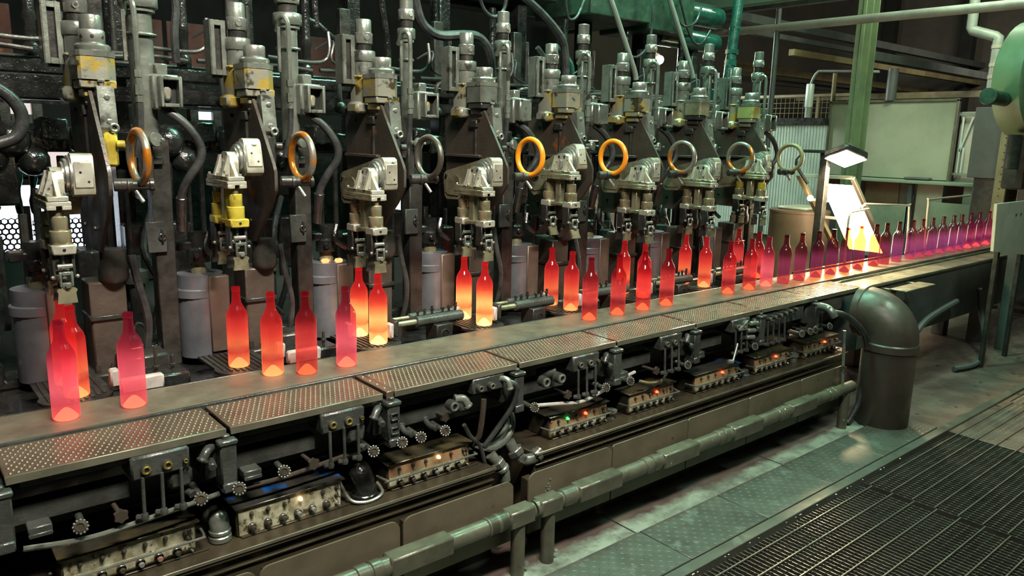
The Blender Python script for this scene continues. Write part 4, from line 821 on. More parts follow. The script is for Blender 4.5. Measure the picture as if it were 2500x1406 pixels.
ea = tag(MB().box(-.9, 16, 1.548, 1.598, -.06, .008, .003).build('edge_angle', 'treadfloor', origin=(2.5, 1.57, 0)), 'long worn steel edge angle between floor plates and grating', 'edge strip')
j = MB()
for x in (1.185, 2.281, 3.4): j.box(x, x + .006, 1.87, 2.1, -.001, .0015, .0005)
j.build('floor_joint', 'hole', ea)['kind'] = 'stuff'
def grating(x0, x1, y1, n, ph, label, st=.0265):
    t = thing('grating_panel', label, 'grating', ((x0 + x1) / 2, y1 - .4, -.04), 'floor grating panels')
    y0 = y1 - .098 * n + .02
    for k in range(n):
        y = y1 - .098 * k - ph
        MB().box(x0, x1, y - .003, y + .003, -.006, .002, .001).build('long_rod', 'gratebright', t)
    b = MB()
    for i in range(int((x1 - x0) / st)):
        x = x0 + st * i; b.add([(x, y0, -.004), (x + .0045, y0, -.004), (x + .0045, y1 - .01, -.004), (x, y1 - .01, -.004), (x, y0, -.034), (x + .0045, y0, -.034), (x + .0045, y1 - .01, -.034), (x, y1 - .01, -.034)], [(0, 1, 2, 3), (4, 5, 6, 7), (0, 1, 5, 4), (3, 2, 6, 7), (0, 3, 7, 4), (1, 2, 6, 5)])
    b.build('bearing_bars', 'grate', t)['kind'] = 'stuff'
    b = MB(); m = int((y1 - y0) / .0327)
    for i in range(int((x1 - x0) / st)):
        for k in range(m):
            x, y = x0 + st * i, y0 + .0327 * k
            b.add([(x - .001, y, -.004), (x + .0055, y, -.004), (x + .0055, y + .010, -.004), (x - .001, y + .010, -.004), (x + .002, y + .005, .0005)], [(0, 1, 4), (1, 2, 4), (2, 3, 4), (3, 0, 4)])
    b.build('serrations', 'gratebright', t)['kind'] = 'stuff'
grating(1.55, 3.53, 1.535, 16, .055, 'steel floor grating panel filling the bottom right corner')
grating(3.545, 5.50, 1.535, 16, .04, 'steel floor grating panel beyond the first, right edge of the picture')
grating(5.515, 7.2, 1.535, 16, .02, 'farthest floor grating panel, under the orange light')
for i in range(20):
    x = R_.uniform(2.1, 4.2); s_ = R_.uniform(.003, .006)
    tag(MB().box(x, x + s_ * 2.2, 1.535, 1.535 + s_, .003, .003 + s_ * .5, .001).build('glass_crumb', 'white'), 'pale glass crumb lying along the edge of the grating', 'glass crumb', 'glass crumbs along the edge angle')

# ------------------------------------------------------------------ fat elbow duct and its hoses
t = thing('elbow_duct', 'fat dark sheet metal elbow duct standing on the floor beside the trough', 'duct', (4.42, 1.85, 0))
MB().zcyl(4.42, 1.85, [(.142, .0), (.145, .004), (.145, .47)], 32).build('riser', 'duct', t)
MB().zcyl(4.42, 1.85, [(.147, .445), (.154, .452), (.154, .49), (.147, .497)], 32).build('collar', 'duct', t)
el = MB(); pts = [(4.42, 1.85, .48), (4.42, 1.85, .515)] + [(4.42, 1.85 + .16 * (1 - math.cos(a)), .515 + .13 * math.sin(a)) for a in [math.pi / 2 * i / 8 for i in range(1, 9)]] + [(4.42, 2.03, .645)]
el.tube(pts, .146, 32, 1).build('elbow', 'duct', t)
MB().lathe((4.42, 1.995, .645), (0, 1, 0), [(.147, 0), (.152, .006), (.152, .04), (.147, .046)], 32).build('end_collar', 'duct', t)
tag(MB().tube([(4.03, 2.05, .68), (4.12, 1.98, .66), (4.25, 1.93, .55), (4.33, 1.93, .38), (4.30, 1.93, .15), (4.22, 1.95, .004)], .017, 10, 5).build('rubber_hose', 'rubber', origin=(4.2, 1.95, 0)), 'thick dark rubber hose looping down left of the elbow duct', 'hose')
tag(MB().tube([(4.10, 1.97, .58), (4.12, 1.96, .3), (4.17, 1.96, .004)], .009, 8, 4).build('thin_pipe', 'gray', origin=(4.17, 1.96, 0)), 'thin pale pipe standing left of the elbow duct', 'pipe')
tag(MB().tube([(4.05, 2.1, .70), (4.02, 2.03, .70), (4.03, 2.0, .66)], .022, 10, 4).build('pipe_elbow', 'gray'), 'small gray pipe elbow at the end of the last walk plate', 'pipe elbow')
tag(MB().tube([(4.9, 2.1, .22), (5.25, 2.1, .26), (5.6, 2.12, .40), (6.2, 2.15, .46)], .022, 8, 5).build('floor_hose', 'slate', origin=(5.3, 2.1, 0)), 'slack gray hose running along the far conveyor frame', 'hose')
tag(MB().tube([(5.9, 2.0, .02), (6.2, 1.95, .03), (6.6, 2.05, .12), (6.75, 2.15, .30), (6.7, 2.17, .5)], .02, 8, 5).build('floor_hose', 'slate', origin=(6.2, 2.0, 0)), 'curled dark hose on the floor below the white board', 'hose')
# ------------------------------------------------------------------ pipes and hoses around the troughs
tag(MB().tube([(.70, 2.24, .44), (.705, 2.21, .445), (.707, 2.195, .41), (.707, 2.195, .372)], .030, 14, 5).cyl((.707, 2.195, .372), (.707, 2.195, .392), .034).cyl((.707, 2.195, .396), (.707, 2.195, .41), .033).build('pipe_elbow', 'gray'), 'gray pipe elbow on the near trough between first and second control boxes', 'pipe elbow')
tag(MB().tube([(1.19, 2.27, .46), (1.195, 2.225, .455), (1.20, 2.20, .42), (1.20, 2.195, .372)], .040, 14, 5).cyl((1.20, 2.195, .371), (1.20, 2.195, .385), .048).build('pipe_elbow', 'grime'), 'fat black elbow on the near trough between second and third control boxes', 'pipe elbow')
tag(MB().tube([(1.13, 2.25, .43), (1.13, 2.165, .388), (1.165, 2.135, .378), (1.215, 2.135, .378), (1.25, 2.155, .385), (1.255, 2.2, .40)], .006, 8, 5).build('wire_loop', 'gray'), 'bent wire loop around the fat black elbow', 'wire loop')
tag(MB().zcyl(3.45, 2.17, [(.03, .371), (.03, .395), (.022, .40), (.022, .42)], 12).build('pipe_stub', 'manifold'), 'dark pipe stub on the far trough after its second control box', 'pipe stub')
tag(MB().zcyl(3.965, 2.18, [(.02, .371), (.02, .40), (.026, .402), (.026, .425), (.015, .43), (.015, .455)], 10).build('pipe_stub', 'gray'), 'pale valve stub between the last two control boxes', 'pipe stub')
tag(MB().zcyl(2.44, 2.19, [(.018, .371), (.018, .40), (.03, .402), (.03, .412)], 12).build('pipe_stub', 'gray'), 'gray capped stub right of the red and green lit control box', 'pipe stub')
e = MB().tube([(1.715, 2.14, .405), (1.735, 2.13, .375), (1.765, 2.12, .335), (1.775, 2.12, .29)], .021, 12, 5).cyl((1.735, 2.13, .378), (1.748, 2.126, .356), .030, n=6).cyl((1.755, 2.123, .35), (1.763, 2.12, .336), .028, n=12)
tag(e.build('pipe_elbow', 'gray'), 'gray pipe union turning down at the right end of the near trough', 'pipe elbow')
e = MB().tube([(1.822, 2.16, .425), (1.845, 2.14, .375), (1.875, 2.13, .345), (1.92, 2.12, .345), (1.955, 2.12, .37)], .024, 12, 5).cyl((1.838, 2.146, .395), (1.85, 2.138, .372), .034, n=6).cyl((1.925, 2.12, .346), (1.945, 2.12, .36), .031, n=12)
tag(e.build('pipe_elbow', 'gray'), 'large gray pipe elbow in the gap between the two troughs', 'pipe elbow')
HO = [([(1.66, 2.17, .45), (1.74, 2.15, .42), (1.83, 2.17, .445), (1.87, 2.2, .50), (1.86, 2.25, .57), (1.80, 2.28, .60)], .013, 'gray', 'pale stiff hose curving around the gap between the troughs'),
      ([(1.70, 2.17, .43), (1.76, 2.17, .43), (1.85, 2.2, .48), (1.90, 2.24, .56)], .012, 'gray', 'second pale hose just under the first in the gap'),
      ([(1.78, 2.12, .69), (1.805, 2.10, .67), (1.80, 2.11, .60), (1.75, 2.13, .52), (1.69, 2.15, .44)], .010, 'rubber', 'black hose hanging from the fitting beside the gap bracket'),
      ([(1.67, 2.13, .64), (1.665, 2.13, .58), (1.66, 2.14, .50), (1.655, 2.15, .48)], .011, 'darkbrown', 'frayed brown hose stump standing in the gap'),
      ([(1.58, 2.13, .56), (1.62, 2.14, .50), (1.67, 2.15, .45), (1.70, 2.15, .36)], .008, 'rubber', 'thin black cable dropping into the gap'),
      ([(1.95, 2.16, .545), (2.06, 2.14, .535), (2.18, 2.13, .52), (2.30, 2.14, .53), (2.42, 2.16, .55), (2.60, 2.2, .555)], .0085, 'pad', 'pale grease-stained hose lying behind the fourth control box'),
      
      ([(.20, 2.14, .545), (.35, 2.13, .53), (.52, 2.14, .535), (.70, 2.16, .54)], .008, 'gray', 'thin pale pipe along the back of the first control box'),
      ([(.74, 2.17, .535), (.9, 2.17, .53), (1.1, 2.18, .54), (1.28, 2.2, .545)], .008, 'darkbrown', 'thin rusty pipe along the back of the second control box'),
      ([(2.58, 2.15, .530), (2.64, 2.14, .512), (2.72, 2.14, .508), (2.79, 2.16, .530)], .0065, 'yellowcast', 'curved yellow-green hose in front of the fifth manifold')]
for pts, r, m, l in HO: tag(MB().tube(pts, r, 8, 5).build('hose', m), l, 'hose')

# ------------------------------------------------------------------ floodlit board, floodlight, wands
t = thing('floodlit_board', 'leaning floodlit board behind the row of purple bottles, its glare given as glow', 'light panel', (6.1, 3.0, .6))
tl, tr, br_, bl = Vector((5.80, 3.09, 1.285)), Vector((5.80, 2.835, 1.285)), Vector((6.42, 2.835, .73)), Vector((6.42, 3.12, .73))
nrm = (tr - tl).cross(bl - tl).normalized(); nrm = -nrm if nrm.x > 0 else nrm
q = [tl, tr, br_, bl]; MB().add([p + nrm * .012 for p in q] + [p - nrm * .012 for p in q], [(0, 1, 2, 3), (4, 5, 6, 7), (0, 1, 5, 4), (1, 2, 6, 5), (2, 3, 7, 6), (3, 0, 4, 7)]).build('glowing_sheet', 'boardglare', t)
def bar(a, b, w, name, m, par):
    a, b = Vector(a), Vector(b); L = (b - a).length
    q = (b - a).to_track_quat('Z', 'X').to_matrix().to_4x4(); q.translation = a
    return MB().box(-w, w, -w, w, 0, L, .003, q).build(name, m, par)
up = Vector((-.08, 0, .07))
bar(tr + up + Vector((0, -.02, 0)), br_ + Vector((.1, -.02, -.09)), .016, 'side_bar', 'beige', t)
bar(Vector((5.72, 3.26, 1.36)), Vector((6.50, 3.26, .66)), .018, 'side_bar', 'ochre', t)
bar(Vector((5.74, 3.27, 1.35)), tr + up + Vector((0, -.02, 0)), .014, 'cross_bar', 'beige', t)
bar(Vector((5.95, 3.27, 1.15)), Vector((5.95, 3.08, 1.15)), .012, 'cross_bar', 'beige', t)
bar(Vector((6.12, 3.27, 1.0)), Vector((6.12, 3.08, 1.0)), .012, 'cross_bar', 'beige', t)
bar(Vector((6.5, 2.85, -.004)), Vector((6.42, 2.85, .72)), .02, 'leg', 'dark', t)
bar(Vector((6.5, 3.22, -.004)), Vector((6.42, 3.22, .72)), .02, 'leg', 'dark', t)
MB().ball((5.83, 3.20, 1.17), .024, 12).build('glowing_bulb', 'bulb', t)
t = thing('floodlight', 'lit square floodlight on a dark arm above the floodlit board', 'floodlight', (5.5, 3.0, .0))
fc_ = Vector((5.5, 2.775, 1.50)); zn = Vector((-.40, -.20, -.88)).normalized(); a_ = Vector((.45, -.89, 0)).normalized(); b_ = zn.cross(a_).normalized(); a_ = b_.cross(zn); ux = (a_ + b_).normalized(); uy = zn.cross(ux)
F4 = Matrix((( *ux, 0), (*uy, 0), (*zn, 0), (0, 0, 0, 1))).transposed(); F4.translation = fc_
MB().box(-.10, .10, -.10, .10, .0, .006, .002, F4).build('lens', 'flood', t)
MB().box(-.11, .11, -.11, .11, -.06, .0, .015, F4).build('housing', 'dark', t)
MB().box(5.45, 5.53, 2.78, 3.12, 1.535, 1.558, .005).build('arm', 'dark', t)
MB().box(5.47, 5.53, 2.90, 2.96, .0, 1.54, .004).build('post', 'dark', t)
MB().tube([(5.47, 3.10, 1.53), (5.46, 3.14, 1.45), (5.5, 3.05, 1.30)], .012, 8).build('cable', 'rubber', t)
lo = area('floodlight_beam', fc_ + zn * .03, fc_ + zn, (.2, .2), 60, (1.0, .80, .48)); 
for l, pts in (('thin bent steel wand rising in front of the floodlit board', [(5.42, 2.66, .75), (5.41, 2.66, 1.06), (5.43, 2.66, 1.115), (5.48, 2.66, 1.125), (5.70, 2.66, 1.135)]), ('thin bent brass wand arching right of the floodlit board', [(5.62, 2.68, 1.14), (5.68, 2.68, 1.165), (5.75, 2.68, 1.165), (6.40, 2.68, 1.13), (6.45, 2.68, 1.11), (6.50, 2.68, .75)]), ('third bent wand far along the belt beside a pale green sheet', [(6.9, 2.70, .75), (6.86, 2.70, 1.13), (6.92, 2.70, 1.16), (7.75, 2.70, 1.17)])):
    tag(MB().tube(pts, .009, 8, 4).build('air_wand', 'beige', origin=pts[0]), l, 'air pipe')
# ------------------------------------------------------------------ far right of the hall
t = thing('green_column', 'tall green painted steel column behind the conveyor', 'column', (8.9, 4.42, -.004))
MB().box(8.86, 8.88, 4.33, 4.51, -.004, 5.4, .003).build('flange', 'green', t); MB().box(9.00, 9.02, 4.33, 4.51, -.004, 5.4, .003).build('flange', 'green', t)
MB().box(8.88, 9.0, 4.41, 4.43, -.004, 5.4, .002).build('web', 'green', t); MB().box(8.84, 8.86, 4.40, 4.44, -.004, 5.4, .004).build('cable_duct', 'green', t)
c = MB(); y = 5.06; pts = []
while y < 7.6:
    for i in range(8): pts.append((y + .0425 * i / 8, -.016 * math.sin(2 * math.pi * i / 8)))
    y += .0425
nv = len(pts); c.add([(9.5 + d, yy, z) for z in (.35, 1.84) for yy, d in pts], [(i, i + 1, nv + i + 1, nv + i) for i in range(nv - 1)])
c.add([(9.505 + d, yy, z) for z in (.35, 1.84) for yy, d in pts], [(i, i + 1, nv + i + 1, nv + i) for i in range(nv - 1)])
t = thing('corrugated_wall', 'pale corrugated metal sheet wall behind the last handwheel', 'partition', (9.5, 6.3, .35))
c.build('corrugated_sheet', 'galv', t, sharp=80)
MB().box(9.46, 9.56, 5.05, 7.7, 1.84, 1.93, .004).build('top_rail', 'dark', t); MB().box(9.53, 9.6, 5.05, 7.7, -.004, .35, .004).build('sill_board', 'tank', t)
t = thing('screen_board', 'large gray-green sheet metal screen behind the green column', 'screen', (9.5, 4.3, 1.2))
MB().box(9.5, 9.53, 3.56, 5.05, 1.22, 2.12, .004).build('sheet', 'board', t)
for y0, y1, z0, z1 in ((3.54, 5.07, 2.11, 2.14), (5.04, 5.07, 1.2, 2.13), (3.54, 3.57, 1.2, 2.13)): MB().box(9.48, 9.54, y0, y1, z0, z1, .003).build('frame_bar', 'edge', t)
MB().box(9.36, 9.48, 3.72, 4.0, 1.215, 1.245, .01).build('gray_lump', 'slate', t)
t = thing('machine_enclosure', 'low sheet metal enclosure of beige and pale green panels under the screen', 'enclosure', (9.3, 3.8, 0))
MB().box(9.05, 9.6, 2.7, 4.95, 1.185, 1.212, .004).build('top_ledge', 'mint', t)
for y0, y1, m, x in ((4.40, 4.95, 'slate', 9.26), (3.98, 4.38, 'tank', 9.24), (3.80, 3.96, 'canbrown', 9.22), (3.50, 3.78, 'beige', 9.24), (3.28, 3.48, 'umber', 9.30), (3.04, 3.26, 'mint', 9.16), (2.72, 3.0, 'tank', 9.24)):
    MB().box(x, x + .02, y0, y1, -.004, 1.18, .003).build('panel', m, t)
MB().box(9.10, 9.12, 3.80, 4.30, .30, .93, .003).build('panel', 'mint', t)
MB().box(9.0, 9.02, 3.12, 3.52, .45, 1.0, .003).build('panel', 'mint', t)
MB().box(9.10, 9.14, 3.78, 3.82, -.004, 1.18, .003).build('leg', 'slate', t)
t = thing('doorway_window', 'tall pale opening with white diagonal braces right of the screen', 'window', (9.7, 3.4, 1.28))
MB().box(9.7, 9.72, 3.34, 3.58, -.004, 2.0, .002).build('pale_sheet', 'white', t)
MB().box(9.62, 9.66, 3.33, 3.58, 1.95, 1.99, .003).build('top_bar', 'pipegray', t); MB().box(9.62, 9.66, 3.33, 3.58, 1.28, 1.31, .003).build('bottom_bar', 'pipegray', t)
bar((9.64, 3.53, 1.31), (9.64, 3.53, 1.95), .010, 'brace', 'galv', t); bar((9.64, 3.49, 1.31), (9.64, 3.49, 1.6), .010, 'brace', 'galv', t); bar((9.64, 3.53, 1.55), (9.64, 3.43, 1.94), .010, 'brace', 'galv', t)
spot('doorway_lamp', (9.3, 3.2, 2.7), (9.7, 3.45, 1.6), 12, (1, .95, .85), 50, .6)
t = thing('electric_cabinet', 'dark gray cabinet with a drilled ochre post at its right', 'cabinet', (8.7, 2.85, 0))
MB().box(8.6, 8.85, 2.70, 3.05, 1.30, 2.0, .005).build('case', 'slate', t); MB().box(8.65, 8.82, 2.73, 3.0, -.004, 1.30, .005).build('stand', 'dark', t)
ps = MB().box(8.5, 8.54, 2.655, 2.76, -.004, 1.93, .003).build('drilled_post', 'ochre', t)
b = MB()
for i in range(12): b.cyl((8.4995, 2.71, 1.0 + .07 * i), (8.498, 2.71, 1.0 + .07 * i), .008, n=6)
b.build('holes', 'hole', ps)['kind'] = 'stuff'
t = thing('white_board', 'off-white tapered splash board hiding the end of the bottle row', 'board', (6.4, 1.91, 0))
MB().prism([(5.97, 1.222), (6.03, .885), (6.95, .78), (6.95, 1.225)], 'y', 1.90, 1.92).build('sheet', 'white', t)
for x in (6.2, 6.7): MB().box(x, x + .04, 1.92, 1.95, -.004, 1.15, .003).build('leg', 'dark', t)
b = MB()
for x in (6.38, 6.48): b.hexbolt((x, 1.90, 1.13), (0, -1, 0), .009)
b.build('bolt', 'slate', t)
t = thing('blower_housing', 'round gray-green blower housing with a stub duct at the upper right edge', 'blower', (6.75, 2.0, 1.9))
MB().lathe((6.70, 2.10, 2.10), (-.15, -1, 0), [(.10, 0), (.40, 0), (.42, .015), (.42, .20), (.40, .215), (.15, .215)], 36).build('drum', 'green', t)
MB().cyl((6.03, 2.06, 1.95), (6.75, 2.06, 1.94), .05, n=20).cyl((5.99, 2.06, 1.951), (6.03, 2.06, 1.95), .058, n=20).build('stub_duct', 'greendark', t)
MB().box(6.6, 6.9, 1.95, 2.1, 1.3, 1.75, .01).cyl((6.45, 2.0, 1.45), (6.45, 2.0, 1.70), .05).build('motor', 'dark', t)
MB().box(6.9, 6.97, 2.0, 2.07, -.004, 1.4, .004).build('stand', 'slate', t)
b = MB(); b.tube([(9.0, 3.35, 5.4), (9.0, 3.34, 2.82), (9.0, 3.33, 2.80), (9.0, 3.10, 2.72), (9.0, 3.07, 2.70), (9.0, 3.07, 2.64), (9.0, 3.07, 2.1)], .052, 12, 1)
t = tag(b.build('drain_pipe', 'pipegray', origin=(9, 3.1, 2.1)), 'cranked pale pipe hanging from the roof pipe at upper right', 'pipe')
for z in (2.60, 2.42, 2.3): MB().zcyl(9.0, 3.07, [(.057, z), (.057, z + .035)], 14).build('band', 'beige', t)
t = tag(MB().zcyl(6.75, 3.80, [(.27, -.004), (.27, .96), (.275, .965), (.275, .985), (.26, .99)], 36).build('round_tank', 'tank'), 'rusty brown round tank between machine and floodlit board', 'tank')
MB().box(6.6, 6.95, 3.65, 3.95, .985, 1.02, .02).build('tank_top_debris', 'beige', t)
for i, (x, y, z0, z1, r, l) in enumerate([(8.0, 4.98, -.004, 5.4, .03, 'slim dark standing pipe left of the green column'), (9.7, 5.15, -.004, 2.5, .028, 'ochre-stained standing pipe above the corrugated wall')]):
    tag(MB().zcyl(x, y, [(r, z0), (r, z1)], 10).build('standing_pipe', 'slate' if i == 0 else 'ochre'), l, 'pipe')
t = tag(MB().zcyl(9.35, 5.28, [(.045, 2.06), (.05, 2.07), (.05, 2.34), (.045, 2.35)], 14).build('vent_cylinder', 'galv'), 'upright pale cylinder with a thin bent pipe above the corrugated wall', 'cylinder')
MB().tube([(9.35, 5.28, 2.34), (9.35, 5.25, 2.42), (9.35, 5.20, 2.49), (9.35, 5.1, 2.50), (9.35, 4.42, 2.46)], .016, 8, 3).zcyl(9.35, 5.28, [(.04, 1.93), (.04, 2.07)], 10).build('thin_pipe', 'pipegray', t)
tag(MB().zcyl(9.5, 4.32, [(.06, 2.13), (.06, 2.5)], 14).build('vent_cylinder', 'slate'), 'dark upright cylinder just right of the green column', 'cylinder')
# roof steel
tag(MB().cyl((8.0, -2, 2.84), (8.0, 7, 2.88), .045, n=12).build('roof_pipe', 'pipegray', origin=(8, 2.5, 2.8)), 'long pale roof pipe crossing behind the green column', 'pipe')
t = tag(MB().box(7.5, 7.8, 3.2, 8, 3.06, 3.30, .01).build('roof_duct', 'greenceil'), 'green flat roof duct at the top edge of the picture', 'duct')
tag(MB().box(7.4, 7.5, -2, 8, 2.98, 3.02, .004).build('roof_girder', 'dark'), 'dark roof girder just under the green roof duct', 'girder')
for i, (y, z, m, r) in enumerate([(5.5, 3.04, 'slate', .05), (5.5, 2.90, 'slate', .03), (4.5, 2.64, 'slate', .05), (5.5, 2.74, 'ochre', .04), (6.4, 2.62, 'ochre', .05), (6.6, 2.50, 'slate', .04)]):
    tag(MB().box(6.9 if i < 2 else 9.2, 15.5, y - r, y + r, z - r, z + r, .004).build('roof_beam', m), 'roof beam running away into the dark, ' + ['pale one starting behind the machine', 'thin gray one under the pale one', 'gray one right of the column', 'ochre one', 'lower ochre one', 'lowest gray one'][i], 'beam')
for i, y in enumerate((4.2, 5.6, 7.0)): tag(MB().box(15.2, 15.4, y, y + .2, -.004, 5.4, .004).build('far_stanchion', 'wall'), 'dark wall stanchion far behind, %s from the right' % ORD[i], 'stanchion')
tag(MB().box(13, 13.1, 3.6, 7.6, 2.35, 2.45, .004).build('crane_rail', 'ochre'), 'faint brown horizontal rail far behind the screen', 'rail')
fm = thing('mesh_fence', 'dim wire mesh fence above the corrugated wall', 'fence', (10.2, 6, 1.9))
b = MB()
for i in range(40): b.box(10.2, 10.206, 5.0 + .07 * i, 5.006 + .07 * i, 1.2, 2.25, .001)
for i in range(15): b.box(10.2, 10.206, 5.0, 7.8, 1.25 + .07 * i, 1.256 + .07 * i, .001)
b.build('wire_mesh', 'ochre', fm)['kind'] = 'stuff'
MB().box(10.18, 10.22, 4.98, 7.9, 2.24, 2.28, .003).build('top_bar', 'ochre', fm)
MB().box(10.18, 10.22, 5.6, 5.64, -.004, 2.24, .003).build('post', 'ochre', fm)
t = tag(MB().ball((5.25, 4.36, 2.27), .036, 14).build('work_lamp', 'bulb'), 'bright bare lamp glaring between the upper cylinders', 'lamp')
MB().lathe((5.25, 4.42, 2.27), (.3, 1, .1), [(.04, 0), (.055, -.03), (.06, -.03), (.045, .02)], 16).box(5.2, 5.3, 4.46, 4.5, 2.2, 2.9, .004).build('reflector', 'dark', t)
wl = bpy.data.lights.new('work_lamp_light', 'POINT'); wl.energy = 12; wl.color = (1, .85, .6); wl.shadow_soft_size = .06
o = bpy.data.objects.new('work_lamp_light', wl); COL.objects.link(o); o.location = (5.15, 4.25, 2.27)

# ------------------------------------------------------------------ oily back side of the machine
fr = thing('rear_gantry', 'black oily gantry of beams and posts along the back of the forming machine', 'machine frame', (2.0, 3.6, 0))
MB().box(-1.2, 4.72, 2.64, 4.3, -.004, .665, .01).build('bed', 'grime', fr)
MB().box(-1.2, 4.72, 3.16, 3.30, .66, .70, .01).build('bed_rib', 'grime', fr)
for z0, z1, y0, m in ((1.795, 1.85, 3.45, 'grime'), (1.70, 1.765, 3.48, 'grime'), (1.50, 1.59, 3.52, 'grime'), (1.86, 1.875, 3.6, 'manifold')):
    MB().box(-1.2, 4.75, y0, y0 + .12, z0, z1, .008).build('beam', m, fr)
MB().box(-1.2, 4.75, 3.9, 4.0, 2.36, 2.5, .01).build('beam', 'dark', fr)
for k in range(-1, 9):
    MB().box(PITCH * k + .26, PITCH * k + .33, 3.62, 3.72, .66, 2.4, .006).build('post', 'grime', fr)
def oily(mb, x0, x1, y0, y1, z0, z1): return mb.box(x0, x1, y0, y1, z0, z1, .010)
for k in range(-1, 8):
    X = PITCH * k; rr = random.Random(50 + k); ordn = (ORD[k] + ' section from the left') if k >= 0 else 'the cut-off section at the left edge'
    t = thing('blank_mold_carriage', 'lumpy black oily carriage behind the takeout arm of ' + ('the ' if k >= 0 else '') + ordn, 'carriage', (X + .5, 3.45, .665), 'oily carriages')
    oily(MB(), X + .515, X + .615, 3.40, 3.52, 1.545, 1.635).build('valve_block', 'grime', t)
    oily(MB(), X + .625, X + .70, 3.42, 3.52, 1.505, 1.60).build('valve_block', 'grime', t)
    oily(MB(), X + .30, X + .44, 3.44, 3.56, 1.30, 1.50).build('lump', 'grime', t)
    m = MB().ball((X + .98, 3.44, 1.55), .07, 12).ball((X + 1.05, 3.46, 1.47), .06, 12).ball((X + .92, 3.45, 1.48), .055, 12)
    m.build('lump', 'grime', t)
    for i in range(7):
        x = X + .2 + .075 * i + rr.uniform(-.02, .02); z = rr.uniform(1.0, 1.35)
        MB().cyl((x, 3.5, z - rr.uniform(.2, .35)), (x, 3.5, z + .15), rr.uniform(.006, .016), n=8).build('drip_rod', 'grime' if i % 3 else 'dark', t)
    if k < 6 and k != 0: oily(MB(), X + .25, X + .52, 3.5, 3.6, .95, 1.20).build('lump', 'grime', t)
    oily(MB(), X + .60, X + .74, 3.36, 3.52, .665, 1.12).build('carriage_body', 'grime', t)
    MB().tube([(X + .30, 3.40, .75), (X + .33, 3.34, .95), (X + .28, 3.36, 1.12), (X + .36, 3.45, 1.30)], .014, 8).build('hose', 'rubber', t)
    MB().cyl((X + .24, 3.33, .70), (X + .24, 3.33, .98), .03).zcyl(X + .24, 3.33, [(.045, .98), (.045, 1.03), (.02, 1.04), (.02, 1.09)], 12).build('small_cylinder', 'manifold', t)
    MB().tube([(X + .12, 3.2, .80), (X + .16, 3.18, .78), (X + .20, 3.2, .84), (X + .24, 3.18, .80)], .008, 6).box(X + .1, X + .3, 3.16, 3.24, .68, .76, .01).build('linkage', 'grime', t)
    # pipework above
    p = thing('oily_pipework', 'oily vertical pipe with crossing tubes, ' + ordn, 'pipework', (X + .5, 3.5, 1.85), 'oily pipework')
    b = MB().zcyl(X + .53, 3.5, [(.030, 1.86), (.030, 1.90), (.021, 1.91), (.021, 1.99), (.026, 2.0), (.022, 2.03), (.019, 2.3)], 12)
    b.build('vertical_pipe', 'grime', p)
    MB().tube([(X + .30, 3.4, 1.925), (X + .50, 3.4, 1.915), (X + .575, 3.4, 1.93), (X + .60, 3.4, 1.98), (X + .605, 3.42, 2.06)], .009, 8).build('bent_tube', 'manifold', p)
    MB().tube([(X + .0, 3.42, 1.885), (X + .35, 3.42, 1.89), (X + .52, 3.42, 1.88)], .010, 8).build('cross_tube', 'dark', p)
    MB().cyl((X + .70, 3.42, 1.87), (X + .86, 3.42, 1.88), .014).tube([(X + .66, 3.42, 1.75), (X + .66, 3.42, 1.85), (X + .70, 3.42, 1.872)], .012, 8).ball((X + .66, 3.42, 1.72), .03, 10).build('angle_valve', 'manifold', p)
    MB().tube([(X + .55, 3.44, 1.98), (X + .62, 3.40, 2.02), (X + .60, 3.38, 1.93), (X + .70, 3.40, 1.90)], .006, 6).build('loose_wire', 'rubber', p)
    MB().box(X + .74, X + .80, 3.56, 3.60, 1.90, 2.20, .004).cyl((X + .83, 3.55, 1.88), (X + .83, 3.55, 2.15), .012).build('upright_bar', 'dark', p)
    # big hose curling from the column down to the mold top
    if k >= 0 and k not in (2, 6):
        h = [(X + .84, 2.98, 1.672), (X + .905, 2.96, 1.625), (X + .955, 2.95, 1.55), (X + .955, 2.95, 1.49), (X + .915, 2.97, 1.42), (X + .895, 3.0, 1.35), (X + .90, 3.04, 1.22)]
        hs = MB().tube(h, .0165, 10, 5).build('supply_hose', 'rubber', origin=(X + .9, 3.0, 1.2)); tag(hs, 'thick black supply hose bulging right of the %s pipe column from the left' % ORD[k], 'hose', 'supply hoses')
        MB().cyl(h[-2], h[-1], .022).build('hose_fitting', 'grime', hs)
    if k >= 0 and k < 7:
        h = [(X + .70, 2.97, 1.15), (X + .712, 2.96, 1.05), (X + .735, 2.95, .92), (X + .728, 2.96, .80), (X + .72, 3.0, .70)]
        tag(MB().tube(h, .012 if k else .015, 8, 5).build('drain_hose', 'rubber', origin=(X + .72, 3, .7)), 'thin drain hose hanging between pedestal and post of the %s section from the left' % ORD[k], 'hose', 'drain hoses')
tag(MB().tube([(.30, 3.2, 1.76), (.40, 3.2, 1.70), (.435, 3.2, 1.63), (.41, 3.2, 1.56), (.33, 3.2, 1.53)], .022, 10, 5).build('supply_hose', 'rubber'), 'thick black hose curling in at the upper left edge', 'hose')
